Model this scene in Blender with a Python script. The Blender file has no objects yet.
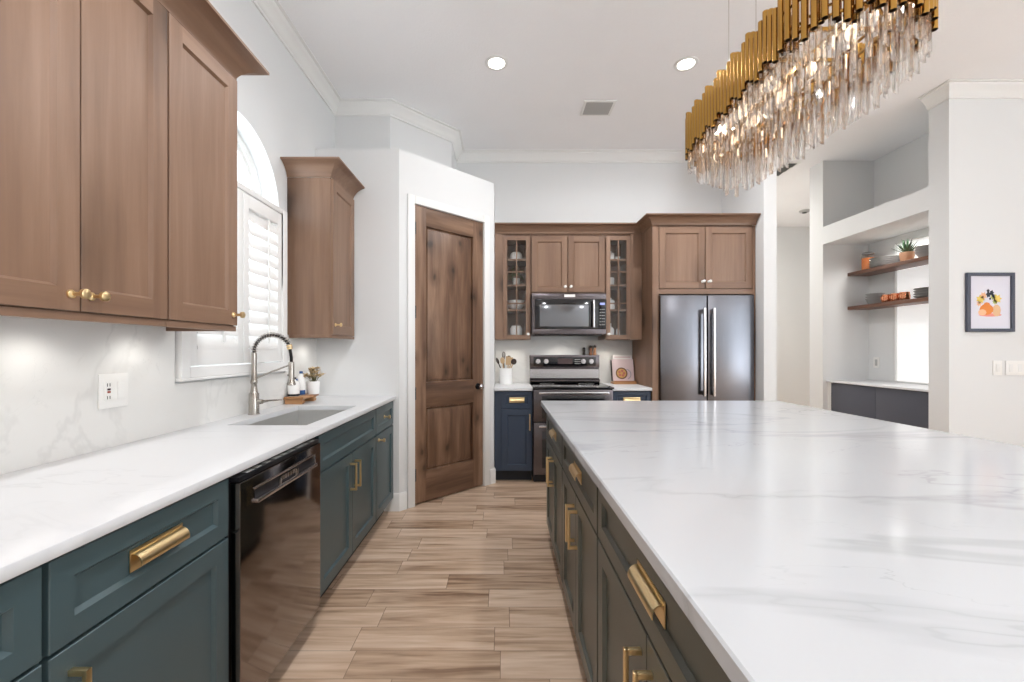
import bpy, bmesh, math, random
from mathutils import Vector, Matrix
random.seed(7)
C = bpy.context.scene.collection
S = bpy.context.scene
PI = math.pi

# ------------------------------------------------------------------ camera
CAM_H, F = 1.282, 430.0
cam = bpy.data.cameras.new('camera'); cam_o = bpy.data.objects.new('camera', cam); C.objects.link(cam_o)
cam.sensor_fit = 'HORIZONTAL'; cam.sensor_width = 36.0
cam.lens = 36.0 * F / 1024.0
cam.shift_x = (512 - 502.5) / 1024.0
cam.shift_y = (349.5 - 341) / 1024.0
cam.clip_start = 0.02
cam_o.location = (0, 0, CAM_H); cam_o.rotation_euler = (PI / 2, 0, 0)
S.camera = cam_o

# ------------------------------------------------------------------ world, lights, exposure
w = bpy.data.worlds.new('world'); S.world = w; w.use_nodes = True
bg = w.node_tree.nodes['Background']
# bright overcast sky above, extra glow added below the horizon to brighten the ceiling
_n, _l = w.node_tree.nodes, w.node_tree.links
_tc = _n.new('ShaderNodeTexCoord'); _sp = _n.new('ShaderNodeSeparateXYZ'); _l.new(_tc.outputs['Generated'], _sp.inputs[0])
_mr = _n.new('ShaderNodeMapRange'); _mr.inputs['From Min'].default_value = -.15; _mr.inputs['From Max'].default_value = .15
_mr.inputs['To Min'].default_value = 6.0; _mr.inputs['To Max'].default_value = 2.6; _l.new(_sp.outputs['Z'], _mr.inputs['Value'])
bg.inputs[0].default_value = (0.86, 0.935, 1.0, 1); _l.new(_mr.outputs[0], bg.inputs[1])
S.view_settings.view_transform = 'Standard'; S.view_settings.look = 'None'
S.view_settings.gamma = 1.0; S.view_settings.use_curve_mapping = False
S.view_settings.exposure = 0.55
S.cycles.max_bounces = 14; S.cycles.diffuse_bounces = 6; S.cycles.glossy_bounces = 6
S.cycles.transmission_bounces = 10; S.cycles.transparent_max_bounces = 16
S.cycles.sample_clamp_indirect = 6.0

def area(name, loc, rot, sx, sy, power, col=(1, 1, 1)):
    l = bpy.data.lights.new(name, 'AREA'); l.shape = 'RECTANGLE'; l.size = sx; l.size_y = sy
    l.energy = power; l.color = col
    o = bpy.data.objects.new(name, l); C.objects.link(o); o.location = loc; o.rotation_euler = rot
    return o
def spot(name, loc, power, ang=120, col=(1, .95, .88), r=.05):
    l = bpy.data.lights.new(name, 'SPOT'); l.energy = power; l.spot_size = math.radians(ang); l.spot_blend = .6
    l.shadow_soft_size = r; l.color = col
    o = bpy.data.objects.new(name, l); C.objects.link(o); o.location = loc
    return o
# sun falling on the floor of the room behind the camera
_s = bpy.data.lights.new('sun', 'SUN'); _s.energy = 10.0; _s.angle = .02; _s.color = (.76, .88, 1)
_so = bpy.data.objects.new('sun', _s); C.objects.link(_so); _so.rotation_euler = (math.radians(36), 0, math.radians(80))
# ceiling downlights in view, and unseen extra ones added to brighten the room
for x, y, e in ((-.045, 3.26, 12), (1.396, 3.27, 72)):
    spot('downlight', (x, y, 3.44), e, 174, (.97, .98, 1))
for x, y in ((-.045, 1.1), (-.045, -1.2), (2.9, -1.0)):
    spot('downlight', (x, y, 3.44), 80, 174, (.97, .98, 1))
# unseen fill lights added to brighten the hallway and the niche
area('hall_fill_light', (3.0, 6.6, 3.40), (0, 0, 0), .5, .5, 48, (1, .97, .92))
spot('niche_fill_light', (3.98, 4.33, 2.47), 15, 150, (1, .98, .95), .05)
# under-cabinet puck lights
for x, y in ((-1.36, .93), (-1.36, 1.32), (-1.36, 1.70), (-1.36, 3.17)):
    spot('undercabinet_light', (x, y, 1.355), .85, 160, (1, .97, .92), .05)
for x in (.11, 1.13):
    spot('undercabinet_light', (x, 4.58, 1.378), 1.6, 140, (1, .93, .82), .025)
spot('cooktop_light', (.62, 4.55, 1.40), 2.0, 140, (1, .95, .88), .03)

# ------------------------------------------------------------------ materials
def s2l(c):
    return tuple((v / 255 / 12.92) if v / 255 <= .04045 else ((v / 255 + .055) / 1.055) ** 2.4 for v in c)
def newmat(name):
    m = bpy.data.materials.new(name); m.use_nodes = True
    return m, m.node_tree.nodes, m.node_tree.links, m.node_tree.nodes['Principled BSDF']
def plain(name, rgb, rough=.5, metal=0.0, spec=.5, coat=0.0, emit=None, es=0, bump=None, trans=0.0, ior=1.45, var=.04):
    m, n, l, p = newmat(name)
    col = s2l(rgb)
    p.inputs['Roughness'].default_value = rough; p.inputs['Metallic'].default_value = metal
    p.inputs['Specular IOR Level'].default_value = spec; p.inputs['Coat Weight'].default_value = coat
    p.inputs['Transmission Weight'].default_value = trans; p.inputs['IOR'].default_value = ior
    tc = n.new('ShaderNodeTexCoord')
    if var and not trans:
        nz = n.new('ShaderNodeTexNoise'); nz.inputs['Scale'].default_value = 3.0; nz.inputs['Detail'].default_value = 3
        l.new(tc.outputs['Object'], nz.inputs['Vector'])
        mx = n.new('ShaderNodeMix'); mx.data_type = 'RGBA'
        mx.inputs[6].default_value = (*[c * (1 - var) for c in col], 1); mx.inputs[7].default_value = (*[min(1, c * (1 + var)) for c in col], 1)
        l.new(nz.outputs['Fac'], mx.inputs[0]); l.new(mx.outputs[2], p.inputs['Base Color'])
    else:
        p.inputs['Base Color'].default_value = (*col, 1)
    if emit:
        p.inputs['Emission Color'].default_value = (*s2l(emit), 1); p.inputs['Emission Strength'].default_value = es
    if bump:
        nb = n.new('ShaderNodeTexNoise'); nb.inputs['Scale'].default_value = bump[0]; nb.inputs['Detail'].default_value = 4
        l.new(tc.outputs['Object'], nb.inputs['Vector'])
        b = n.new('ShaderNodeBump'); b.inputs['Strength'].default_value = bump[1]; b.inputs['Distance'].default_value = .004
        l.new(nb.outputs['Fac'], b.inputs['Height']); l.new(b.outputs['Normal'], p.inputs['Normal'])
    return m
def ramp(n, stops):
    r = n.new('ShaderNodeValToRGB'); e = r.color_ramp.elements
    while len(e) < len(stops): e.new(.5)
    for k, (pos, c) in enumerate(stops):
        e[k].position = pos; e[k].color = (*c, 1)
    return r
def wood(name, dark, mid, light, axis=2, fine=26.0, stretch=.05, rough=.42, knots=0.0, contrast=1.0):
    m, n, l, p = newmat(name)
    tc = n.new('ShaderNodeTexCoord'); oi = n.new('ShaderNodeObjectInfo')
    off = n.new('ShaderNodeVectorMath'); off.operation = 'SCALE'; off.inputs[0].default_value = (13, 7, 5)
    l.new(oi.outputs['Random'], off.inputs['Scale'])
    add = n.new('ShaderNodeVectorMath'); add.operation = 'ADD'
    l.new(tc.outputs['Object'], add.inputs[0]); l.new(off.outputs[0], add.inputs[1])
    mp = n.new('ShaderNodeMapping'); sc = [1, 1, 1]; sc[axis] = stretch; mp.inputs['Scale'].default_value = sc
    l.new(add.outputs[0], mp.inputs['Vector'])
    n1 = n.new('ShaderNodeTexNoise'); n1.inputs['Scale'].default_value = fine; n1.inputs['Detail'].default_value = 6; n1.inputs['Roughness'].default_value = .6; n1.inputs['Distortion'].default_value = .4
    n2 = n.new('ShaderNodeTexNoise'); n2.inputs['Scale'].default_value = fine * .3; n2.inputs['Detail'].default_value = 3; n2.inputs['Distortion'].default_value = .5
    l.new(mp.outputs[0], n1.inputs['Vector']); l.new(mp.outputs[0], n2.inputs['Vector'])
    mx = n.new('ShaderNodeMath'); mx.operation = 'MULTIPLY_ADD'; mx.inputs[1].default_value = .45
    hl = n.new('ShaderNodeMath'); hl.operation = 'MULTIPLY'; hl.inputs[1].default_value = .55
    l.new(n2.outputs['Fac'], hl.inputs[0]); l.new(n1.outputs['Fac'], mx.inputs[0]); l.new(hl.outputs[0], mx.inputs[2])
    k = .17 / contrast
    r = ramp(n, [(.5 - k, s2l(dark)), (.5, s2l(mid)), (.5 + k, s2l(light))])
    l.new(mx.outputs[0], r.inputs[0])
    out = r.outputs[0]
    if knots:
        mk = n.new('ShaderNodeMapping'); ks = [1, 1, 1]; ks[axis] = .6; mk.inputs['Scale'].default_value = ks
        l.new(add.outputs[0], mk.inputs['Vector'])
        sx_ = n.new('ShaderNodeSeparateXYZ'); l.new(mk.outputs[0], sx_.inputs[0])
        su = n.new('ShaderNodeMath'); su.operation = 'ADD'; l.new(sx_.outputs[0], su.inputs[0]); l.new(sx_.outputs[1], su.inputs[1])
        cu = n.new('ShaderNodeCombineXYZ'); l.new(su.outputs[0], cu.inputs[0]); l.new(sx_.outputs[2], cu.inputs[1])
        nd = n.new('ShaderNodeTexNoise'); nd.inputs['Scale'].default_value = 9
        l.new(cu.outputs[0], nd.inputs['Vector'])
        mv = n.new('ShaderNodeMix'); mv.data_type = 'RGBA'; mv.inputs[0].default_value = .05
        l.new(cu.outputs[0], mv.inputs[6]); l.new(nd.outputs['Color'], mv.inputs[7])
        v = n.new('ShaderNodeTexVoronoi'); v.voronoi_dimensions = '2D'; v.inputs['Scale'].default_value = knots; v.inputs['Randomness'].default_value = 1
        l.new(mv.outputs[2], v.inputs['Vector'])
        kr = ramp(n, [(0.03, (.10, .08, .07)), (.09, (.58, .55, .52)), (.26, (1, 1, 1))])
        l.new(v.outputs['Distance'], kr.inputs[0])
        mm = n.new('ShaderNodeMix'); mm.data_type = 'RGBA'; mm.blend_type = 'MULTIPLY'; mm.inputs[0].default_value = .8
        l.new(out, mm.inputs[6]); l.new(kr.outputs[0], mm.inputs[7]); out = mm.outputs[2]
    l.new(out, p.inputs['Base Color'])
    p.inputs['Roughness'].default_value = rough; p.inputs['Specular IOR Level'].default_value = .45
    b = n.new('ShaderNodeBump'); b.inputs['Strength'].default_value = .06; b.inputs['Distance'].default_value = .002
    l.new(n1.outputs['Fac'], b.inputs['Height']); l.new(b.outputs['Normal'], p.inputs['Normal'])
    return m
def quartz(name, base, vein, rough, rot=0.25, s=1.0, amt=1.0):
    m, n, l, p = newmat(name)
    tc = n.new('ShaderNodeTexCoord')
    mp = n.new('ShaderNodeMapping'); mp.inputs['Rotation'].default_value = (.3, .2, rot); mp.inputs['Scale'].default_value = (.55 * s, 1.5 * s, 1.5 * s)
    l.new(tc.outputs['Object'], mp.inputs['Vector'])
    def ridge(scale, width, dist, seed):
        nz = n.new('ShaderNodeTexNoise'); nz.noise_dimensions = '4D'; nz.inputs['W'].default_value = seed
        nz.inputs['Scale'].default_value = scale; nz.inputs['Detail'].default_value = 5; nz.inputs['Roughness'].default_value = .55; nz.inputs['Distortion'].default_value = dist
        l.new(mp.outputs[0], nz.inputs['Vector'])
        s_ = n.new('ShaderNodeMath'); s_.operation = 'SUBTRACT'; s_.inputs[1].default_value = .5; l.new(nz.outputs['Fac'], s_.inputs[0])
        a_ = n.new('ShaderNodeMath'); a_.operation = 'ABSOLUTE'; l.new(s_.outputs[0], a_.inputs[0])
        mr = n.new('ShaderNodeMapRange'); mr.interpolation_type = 'SMOOTHSTEP'
        mr.inputs['From Min'].default_value = 0; mr.inputs['From Max'].default_value = width; mr.inputs['To Min'].default_value = 1; mr.inputs['To Max'].default_value = 0
        l.new(a_.outputs[0], mr.inputs['Value'])
        return mr.outputs[0]
    def mask(scale, lo, hi, seed):
        nz = n.new('ShaderNodeTexNoise'); nz.noise_dimensions = '4D'; nz.inputs['W'].default_value = seed; nz.inputs['Scale'].default_value = scale; nz.inputs['Detail'].default_value = 2
        l.new(mp.outputs[0], nz.inputs['Vector'])
        mr = n.new('ShaderNodeMapRange'); mr.inputs['From Min'].default_value = lo; mr.inputs['From Max'].default_value = hi
        l.new(nz.outputs['Fac'], mr.inputs['Value']); return mr.outputs[0]
    def mul(a, b):
        q = n.new('ShaderNodeMath'); q.operation = 'MULTIPLY'
        for i, v in ((0, a), (1, b)):
            if isinstance(v, float): q.inputs[i].default_value = v
            else: l.new(v, q.inputs[i])
        return q.outputs[0]
    def mx_(a, b):
        q = n.new('ShaderNodeMath'); q.operation = 'MAXIMUM'; l.new(a, q.inputs[0]); l.new(b, q.inputs[1]); return q.outputs[0]
    v1 = mul(mul(ridge(1.1, .007, .9, 1.3), mask(1.6, .42, .6, 5.0)), .6)
    v2 = mul(mul(ridge(1.1, .028, .9, 1.3), mask(1.2, .38, .52, 8.0)), .5)
    v3 = mul(mul(ridge(2.4, .005, 1.4, 6.1), mask(2.0, .5, .65, 2.0)), .5)
    tot = mul(mx_(mx_(v1, v2), v3), amt)
    mix = n.new('ShaderNodeMix'); mix.data_type = 'RGBA'
    mix.inputs[6].default_value = (*s2l(base), 1); mix.inputs[7].default_value = (*s2l(vein), 1)
    l.new(tot, mix.inputs[0]); l.new(mix.outputs[2], p.inputs['Base Color'])
    p.inputs['Roughness'].default_value = rough; p.inputs['Specular IOR Level'].default_value = .5
    return m
def floor_mat():
    m, n, l, p = newmat('wood_look_floor_tile')
    tc = n.new('ShaderNodeTexCoord'); sp = n.new('ShaderNodeSeparateXYZ'); l.new(tc.outputs['Object'], sp.inputs[0])
    def M(op, a, b=None, c=None):
        q = n.new('ShaderNodeMath'); q.operation = op
        for i, v in enumerate((a, b, c)):
            if v is None: continue
            if isinstance(v, (int, float)): q.inputs[i].default_value = v
            else: l.new(v, q.inputs[i])
        return q.outputs[0]
    TW, TL = .156, .612
    yr = M('DIVIDE', M('ADD', sp.outputs['Y'], 9.9 * TW + .058), TW)
    row = M('FLOOR', yr); fy = M('FRACT', yr)
    wn = n.new('ShaderNodeTexWhiteNoise'); wn.noise_dimensions = '1D'; l.new(row, wn.inputs['W'])
    xr = M('DIVIDE', M('ADD', M('ADD', sp.outputs['X'], 50.0), M('MULTIPLY', wn.outputs['Value'], TL)), TL)
    col = M('FLOOR', xr); fx = M('FRACT', xr)
    cb = n.new('ShaderNodeCombineXYZ'); l.new(row, cb.inputs[0]); l.new(col, cb.inputs[1])
    w2 = n.new('ShaderNodeTexWhiteNoise'); w2.noise_dimensions = '3D'; l.new(cb.outputs[0], w2.inputs['Vector'])
    sh = n.new('ShaderNodeVectorMath'); sh.operation = 'SCALE'; sh.inputs['Scale'].default_value = 17.0; l.new(w2.outputs['Color'], sh.inputs[0])
    ad = n.new('ShaderNodeVectorMath'); ad.operation = 'ADD'; l.new(tc.outputs['Object'], ad.inputs[0]); l.new(sh.outputs[0], ad.inputs[1])
    mp = n.new('ShaderNodeMapping'); mp.inputs['Scale'].default_value = (.085, 1, 1); l.new(ad.outputs[0], mp.inputs['Vector'])
    n1 = n.new('ShaderNodeTexNoise'); n1.inputs['Scale'].default_value = 34; n1.inputs['Detail'].default_value = 6; n1.inputs['Distortion'].default_value = .6
    n2 = n.new('ShaderNodeTexNoise'); n2.inputs['Scale'].default_value = 9; n2.inputs['Detail'].default_value = 3; n2.inputs['Distortion'].default_value = 1.6
    l.new(mp.outputs[0], n1.inputs['Vector']); l.new(mp.outputs[0], n2.inputs['Vector'])
    g = M('ADD', M('MULTIPLY', n1.outputs['Fac'], .40), M('MULTIPLY', n2.outputs['Fac'], .60))
    g = M('ADD', g, M('MULTIPLY', M('SUBTRACT', w2.outputs['Value'], .5), .13))
    r = ramp(n, [(.33, s2l((138, 110, 88))), (.42, s2l((180, 152, 127))), (.53, s2l((203, 176, 151))), (.66, s2l((218, 195, 173)))])
    l.new(g, r.inputs[0])
    ey = M('MINIMUM', fy, M('SUBTRACT', 1.0, fy)); ex = M('MINIMUM', fx, M('SUBTRACT', 1.0, fx))
    my = M('LESS_THAN', ey, .009); mxx = M('LESS_THAN', ex, .0026)
    gr = M('MAXIMUM', my, mxx)
    mix = n.new('ShaderNodeMix'); mix.data_type = 'RGBA'; l.new(M('MULTIPLY', gr, .65), mix.inputs[0])
    l.new(r.outputs[0], mix.inputs[6]); mix.inputs[7].default_value = (*s2l((104, 82, 66)), 1)
    l.new(mix.outputs[2], p.inputs['Base Color'])
    p.inputs['Roughness'].default_value = .36; p.inputs['Specular IOR Level'].default_value = .5
    b = n.new('ShaderNodeBump'); b.inputs['Strength'].default_value = .25; b.inputs['Distance'].default_value = .002; b.invert = True
    l.new(gr, b.inputs['Height']); l.new(b.outputs['Normal'], p.inputs['Normal'])
    return m
def brushed(name, rgb, rough, axis, metal=1.0):
    m, n, l, p = newmat(name)
    tc = n.new('ShaderNodeTexCoord'); mp = n.new('ShaderNodeMapping'); sc = [60, 60, 60]; sc[axis] = 1.2; mp.inputs['Scale'].default_value = sc
    l.new(tc.outputs['Object'], mp.inputs['Vector'])
    nz = n.new('ShaderNodeTexNoise'); nz.inputs['Scale'].default_value = 3; nz.inputs['Detail'].default_value = 3; l.new(mp.outputs[0], nz.inputs['Vector'])
    mr = n.new('ShaderNodeMapRange'); mr.inputs['To Min'].default_value = rough * .75; mr.inputs['To Max'].default_value = rough * 1.3
    l.new(nz.outputs['Fac'], mr.inputs['Value']); l.new(mr.outputs[0], p.inputs['Roughness'])
    p.inputs['Base Color'].default_value = (*s2l(rgb), 1); p.inputs['Metallic'].default_value = metal
    return m
def thin_glass(name, tint=(1, 1, 1), gloss=.10):
    m, n, l, p = newmat(name); n.remove(p)
    o = n['Material Output']; t = n.new('ShaderNodeBsdfTransparent'); t.inputs[0].default_value = (*tint, 1)
    g = n.new('ShaderNodeBsdfGlossy'); g.inputs['Roughness'].default_value = .02
    mx = n.new('ShaderNodeMixShader'); mx.inputs[0].default_value = gloss
    l.new(t.outputs[0], mx.inputs[1]); l.new(g.outputs[0], mx.inputs[2]); l.new(mx.outputs[0], o.inputs[0])
    return m
def crystal_mat(name, tint):
    m, n, l, p = newmat(name); n.remove(p)
    o = n['Material Output']; t = n.new('ShaderNodeBsdfTransparent'); t.inputs[0].default_value = (*tint, 1)
    g = n.new('ShaderNodeBsdfGlass'); g.inputs['IOR'].default_value = 1.5; g.inputs['Roughness'].default_value = .01; g.inputs['Color'].default_value = (*tint, 1)
    mx = n.new('ShaderNodeMixShader'); mx.inputs[0].default_value = .58
    l.new(t.outputs[0], mx.inputs[1]); l.new(g.outputs[0], mx.inputs[2]); l.new(mx.outputs[0], o.inputs[0])
    return m

WALL = plain('white_wall_paint', (223, 224, 224), .6, spec=.3, bump=(180, .08), var=.01)
CEIL = plain('white_ceiling_texture', (246, 246, 247), .85, spec=.2, bump=(70, .5), var=.015)
TRIM = plain('white_trim_paint', (232, 232, 230), .4, var=.01)
SHUT = plain('white_shutter_paint', (240, 239, 237), .4, var=.01)
FLOOR = floor_mat()
CABW = wood('brown_stained_maple', (112, 84, 66), (132, 103, 83), (150, 121, 101), 2, 24, .06, .40, knots=1.3, contrast=.8)
CABX = wood('brown_stained_maple_cross', (112, 84, 66), (132, 103, 83), (150, 121, 101), 1, 24, .06, .40, contrast=.8)
CABH = wood('brown_stained_maple_horizontal', (112, 84, 66), (132, 103, 83), (150, 121, 101), 0, 24, .06, .40, contrast=.8)
ALDER = wood('knotty_alder', (62, 40, 28), (108, 80, 61), (148, 117, 94), 2, 16, .09, .38, knots=4.4, contrast=1.1)
ALDERH = wood('knotty_alder_cross', (62, 40, 28), (108, 80, 61), (148, 117, 94), 0, 16, .09, .38, knots=3.2)
WALNUT = wood('walnut_shelf', (78, 48, 34), (112, 74, 54), (146, 104, 80), 1, 18, .06, .4)
OAKB = wood('olive_wood', (120, 78, 44), (168, 120, 78), (200, 156, 112), 0, 18, .1, .45)
PAINT = plain('dark_blue_green_cabinet_paint', (68, 85, 89), .33, spec=.5, var=.03)
PAINTI = plain('cabinet_paint_floor_reflection', (82, 84, 77), .33, spec=.5, var=.03)  # cabinet paint with the floor's warm reflection put into the colour
NAVY = plain('dark_navy_cabinet_paint', (56, 67, 84), .38, spec=.5, var=.03)
SLATE = plain('slate_blue_panel', (74, 76, 86), .45, var=.03)
TOE = plain('dark_toe_kick', (40, 42, 46), .6)
QZ = quartz('white_quartz', (216, 217, 219), (184, 185, 187), .32, .35, 1.0, .5)
QZI = quartz('white_quartz_island', (198, 200, 203), (152, 154, 157), .14, -.22, .85, .75)
QZB = quartz('white_quartz_backsplash', (228, 227, 224), (196, 195, 192), .28, 1.2, 1.1, .6)
GOLD = plain('brushed_brass', (240, 214, 164), .30, 1.0, var=.03)
GOLDP = plain('polished_gold', (178, 136, 70), .15, 1.0, var=.02)
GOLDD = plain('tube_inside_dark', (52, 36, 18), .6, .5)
NICKEL = brushed('brushed_nickel', (186, 180, 172), .26, 2)
STEEL = brushed('stainless_basin', (212, 212, 210), .42, 1)
BLKST = brushed('black_stainless', (104, 98, 100), .22, 0)
BLKSTV = brushed('black_stainless_fridge', (114, 114, 119), .24, 2)
BLKDW = brushed('black_stainless_dishwasher', (142, 134, 130), .10, 1)
BARST = brushed('bright_bar_steel', (206, 204, 206), .22, 0)
BLACK = plain('black_plastic', (24, 24, 28), .35)
BLKGL = plain('black_glass', (14, 14, 18), .06, spec=.7)
MWGL = plain('grey_oven_glass', (120, 122, 126), .08, spec=.8, metal=.6)
RUBBER = plain('dark_spring_wire', (44, 42, 42), .35, .8)
WHITEC = plain('white_ceramic', (248, 247, 245), .25, var=.01)
GREYC = plain('grey_stoneware', (152, 151, 150), .45, var=.06)
WHITEP = plain('white_plastic', (238, 237, 234), .35, var=.01)
COPPER = plain('hammered_copper', (216, 148, 112), .2, 1.0, bump=(60, .5))
ORANGE = plain('orange_preserve', (240, 136, 56), .4, var=.2)
TERRA = plain('terracotta_clay', (190, 150, 120), .8, var=.1)
LEAF = plain('succulent_green', (44, 66, 44), .5, var=.3)
LEAF2 = plain('trailing_leaf_green', (128, 140, 96), .6, var=.3)
DRY = plain('dried_flower_beige', (206, 182, 142), .8, var=.25)
DRYG = plain('dried_stem_olive', (122, 116, 76), .8, var=.2)
BLUE = plain('blue_label', (38, 82, 140), .35)
PAPER = plain('white_paper', (240, 236, 234), .7, var=.01)
COVER = plain('pink_white_cover', (226, 206, 208), .5, var=.05)
PLATEA = plain('printed_brown_dish', (128, 92, 66), .6, var=.2)
PLATEB = plain('printed_yellow_food', (222, 176, 110), .6, var=.3)
PLATEC = plain('printed_rose_food', (206, 126, 108), .6, var=.3)
LAVEN = plain('printed_grey_ring', (170, 164, 178), .6)
FRAMEB = plain('slate_blue_frame', (74, 78, 92), .4)
MATB = plain('pale_lilac_mat', (222, 221, 232), .7, var=.01)
WC = {k: plain('watercolour_' + k, c, .8, var=.12) for k, c in dict(orange=(232, 140, 70), yellow=(236, 206, 108), peach=(240, 190, 150), pink=(236, 150, 140), ink=(54, 60, 70), green=(176, 184, 104), tan=(226, 186, 146)).items()}
DISP = plain('display_glow', (60, 64, 84), .2, emit=(150, 160, 215), es=1.0)
LENS = plain('downlight_lens', (255, 250, 240), .4, emit=(255, 249, 238), es=9.0)
BULB = plain('warm_bulb', (255, 230, 190), .4, emit=(255, 232, 204), es=4.0)
VENTD = plain('vent_dark_inside', (70, 72, 70), .8)
VENTG = plain('vent_grey_slats', (176, 176, 174), .6)
GLASS = thin_glass('cabinet_glass', (.985, .99, .99), .025)
WGLASS = thin_glass('window_glass', (.97, .98, .98), .06)
JARGL = thin_glass('jar_glass', (.96, .95, .94), .08)
CRY = crystal_mat('clear_crystal', (.99, .985, .98))
AMB = crystal_mat('champagne_crystal', (1.0, .965, .93))
SHADE = plain('bright_window_shade', (244, 244, 244), .6, emit=(255, 255, 255), es=.3, var=.0)
WOODSP = plain('pale_wood_spoon', (190, 160, 124), .6, var=.15)
DARKSP = plain('dark_utensil', (58, 46, 40), .5)

# ------------------------------------------------------------------ mesh builder
class MB:
    def __init__(s): s.bm = bmesh.new()
    def face(s, pts, mi=0):
        f = s.bm.faces.new([s.bm.verts.new(p) for p in pts]); f.material_index = mi; return f
    def box(s, x0, x1, y0, y1, z0, z1, bev=0, mi=0, M=None):
        c = [(x, y, z) for x in (x0, x1) for y in (y0, y1) for z in (z0, z1)]
        if M: c = [M(*p) for p in c]
        v = [s.bm.verts.new(p) for p in c]
        fs = [s.bm.faces.new([v[i] for i in q]) for q in ((0, 1, 3, 2), (4, 6, 7, 5), (0, 4, 5, 1), (2, 3, 7, 6), (0, 2, 6, 4), (1, 5, 7, 3))]
        for f in fs: f.material_index = mi
        if bev:
            ed = list({e for f in fs for e in f.edges})
            r = bmesh.ops.bevel(s.bm, geom=ed, offset=bev, segments=2, profile=.6, affect='EDGES', clamp_overlap=True)
            for f in r['faces']: f.material_index = mi
        return s
    def cyl(s, p0, p1, r0, r1=None, seg=16, mi=0, caps=True):
        r1 = r0 if r1 is None else r1
        p0, p1 = Vector(p0), Vector(p1); d = (p1 - p0).normalized()
        a = d.cross(Vector((0, 0, 1)) if abs(d.z) < .9 else Vector((1, 0, 0))).normalized(); b = d.cross(a)
        A = [s.bm.verts.new(p0 + (a * math.cos(t) + b * math.sin(t)) * r0) for t in [2 * PI * k / seg for k in range(seg)]]
        B = [s.bm.verts.new(p1 + (a * math.cos(t) + b * math.sin(t)) * r1) for t in [2 * PI * k / seg for k in range(seg)]]
        for k in range(seg):
            f = s.bm.faces.new((A[k], A[(k + 1) % seg], B[(k + 1) % seg], B[k])); f.material_index = mi
        if caps:
            s.bm.faces.new(A).material_index = mi; s.bm.faces.new(B).material_index = mi
        return s
    def lathe(s, cx, cy, prof, seg=24, mi=0):
        rings = []
        for r, z in prof:
            if r < 1e-5: rings.append([s.bm.verts.new((cx, cy, z))])
            else: rings.append([s.bm.verts.new((cx + r * math.cos(2 * PI * k / seg), cy + r * math.sin(2 * PI * k / seg), z)) for k in range(seg)])
        for A, B in zip(rings, rings[1:]):
            for k in range(seg):
                k2 = (k + 1) % seg
                if len(A) == 1 and len(B) == 1: continue
                if len(A) == 1: f = s.bm.faces.new((A[0], B[k], B[k2]))
                elif len(B) == 1: f = s.bm.faces.new((A[k], A[k2], B[0]))
                else: f = s.bm.faces.new((A[k], A[k2], B[k2], B[k]))
                f.material_index = mi
        return s
    def tube(s, path, r, seg=8, mi=0, rad=None):
        P = [Vector(p) for p in path]; rings = []; up = None
        for i, p in enumerate(P):
            d = (P[min(i + 1, len(P) - 1)] - P[max(i - 1, 0)]).normalized()
            if up is None:
                up = d.cross(Vector((.13, .21, .97))).normalized()
                if up.length < .5: up = Vector((1, 0, 0))
            a = (up - d * up.dot(d)).normalized(); up = a; b = d.cross(a)
            rr = rad[i] if rad else r
            rings.append([s.bm.verts.new(p + (a * math.cos(t) + b * math.sin(t)) * rr) for t in [2 * PI * k / seg for k in range(seg)]])
        for A, B in zip(rings, rings[1:]):
            for k in range(seg):
                s.bm.faces.new((A[k], A[(k + 1) % seg], B[(k + 1) % seg], B[k])).material_index = mi
        s.bm.faces.new(rings[0]).material_index = mi; s.bm.faces.new(rings[-1]).material_index = mi
        return s
    def prism(s, poly, f0, f1, mi=0):       # poly of 2D points, f0/f1 map (a,b) to 3D
        A = [s.bm.verts.new(f0(*p)) for p in poly]; B = [s.bm.verts.new(f1(*p)) for p in poly]; k = len(poly)
        for i in range(k): s.bm.faces.new((A[i], A[(i + 1) % k], B[(i + 1) % k], B[i])).material_index = mi
        s.bm.faces.new(A).material_index = mi; s.bm.faces.new(B).material_index = mi
        return s
    def ball(s, c, r, sz=1.0, mi=0, seg=12):
        pr = [(r * math.sin(PI * k / 8), c[2] - r * sz * math.cos(PI * k / 8)) for k in range(9)]
        pr[0] = (0, pr[0][1]); pr[-1] = (0, pr[-1][1])
        return s.lathe(c[0], c[1], pr, seg, mi)
    def molding(s, pts, prof, mi=0):         # sweep (out, z) profile along a floor-plan polyline, out = right of travel
        P = [Vector(p) for p in pts]; rings = []
        for i in range(len(P)):
            nn = []
            if i > 0: d = (P[i] - P[i - 1]).normalized(); nn.append(Vector((d.y, -d.x)))
            if i < len(P) - 1: d = (P[i + 1] - P[i]).normalized(); nn.append(Vector((d.y, -d.x)))
            m = nn[0] if len(nn) == 1 else (nn[0] + nn[1]) / (1 + nn[0].dot(nn[1]))
            rings.append([s.bm.verts.new((P[i].x + m.x * o, P[i].y + m.y * o, z)) for o, z in prof])
        k = len(prof)
        for A, B in zip(rings, rings[1:]):
            for j in range(k): s.bm.faces.new((A[j], A[(j + 1) % k], B[(j + 1) % k], B[j])).material_index = mi
        s.bm.faces.new(rings[0]).material_index = mi; s.bm.faces.new(rings[-1]).material_index = mi
        return s
    def mesh(s, name, mats, sub=None, ang=38):
        bm = s.bm
        bmesh.ops.remove_doubles(bm, verts=bm.verts, dist=1e-6)
        bmesh.ops.recalc_face_normals(bm, faces=bm.faces)
        if sub is not None:
            for v in bm.verts: v.co = sub @ v.co
        lim = math.radians(ang)
        for e in bm.edges:
            e.smooth = len(e.link_faces) == 2 and e.calc_face_angle(0) < lim
        for f in bm.faces: f.smooth = True
        me = bpy.data.meshes.new(name); bm.to_mesh(me); bm.free()
        for m in (mats if isinstance(mats, (list, tuple)) else [mats]): me.materials.append(m)
        return me

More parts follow.
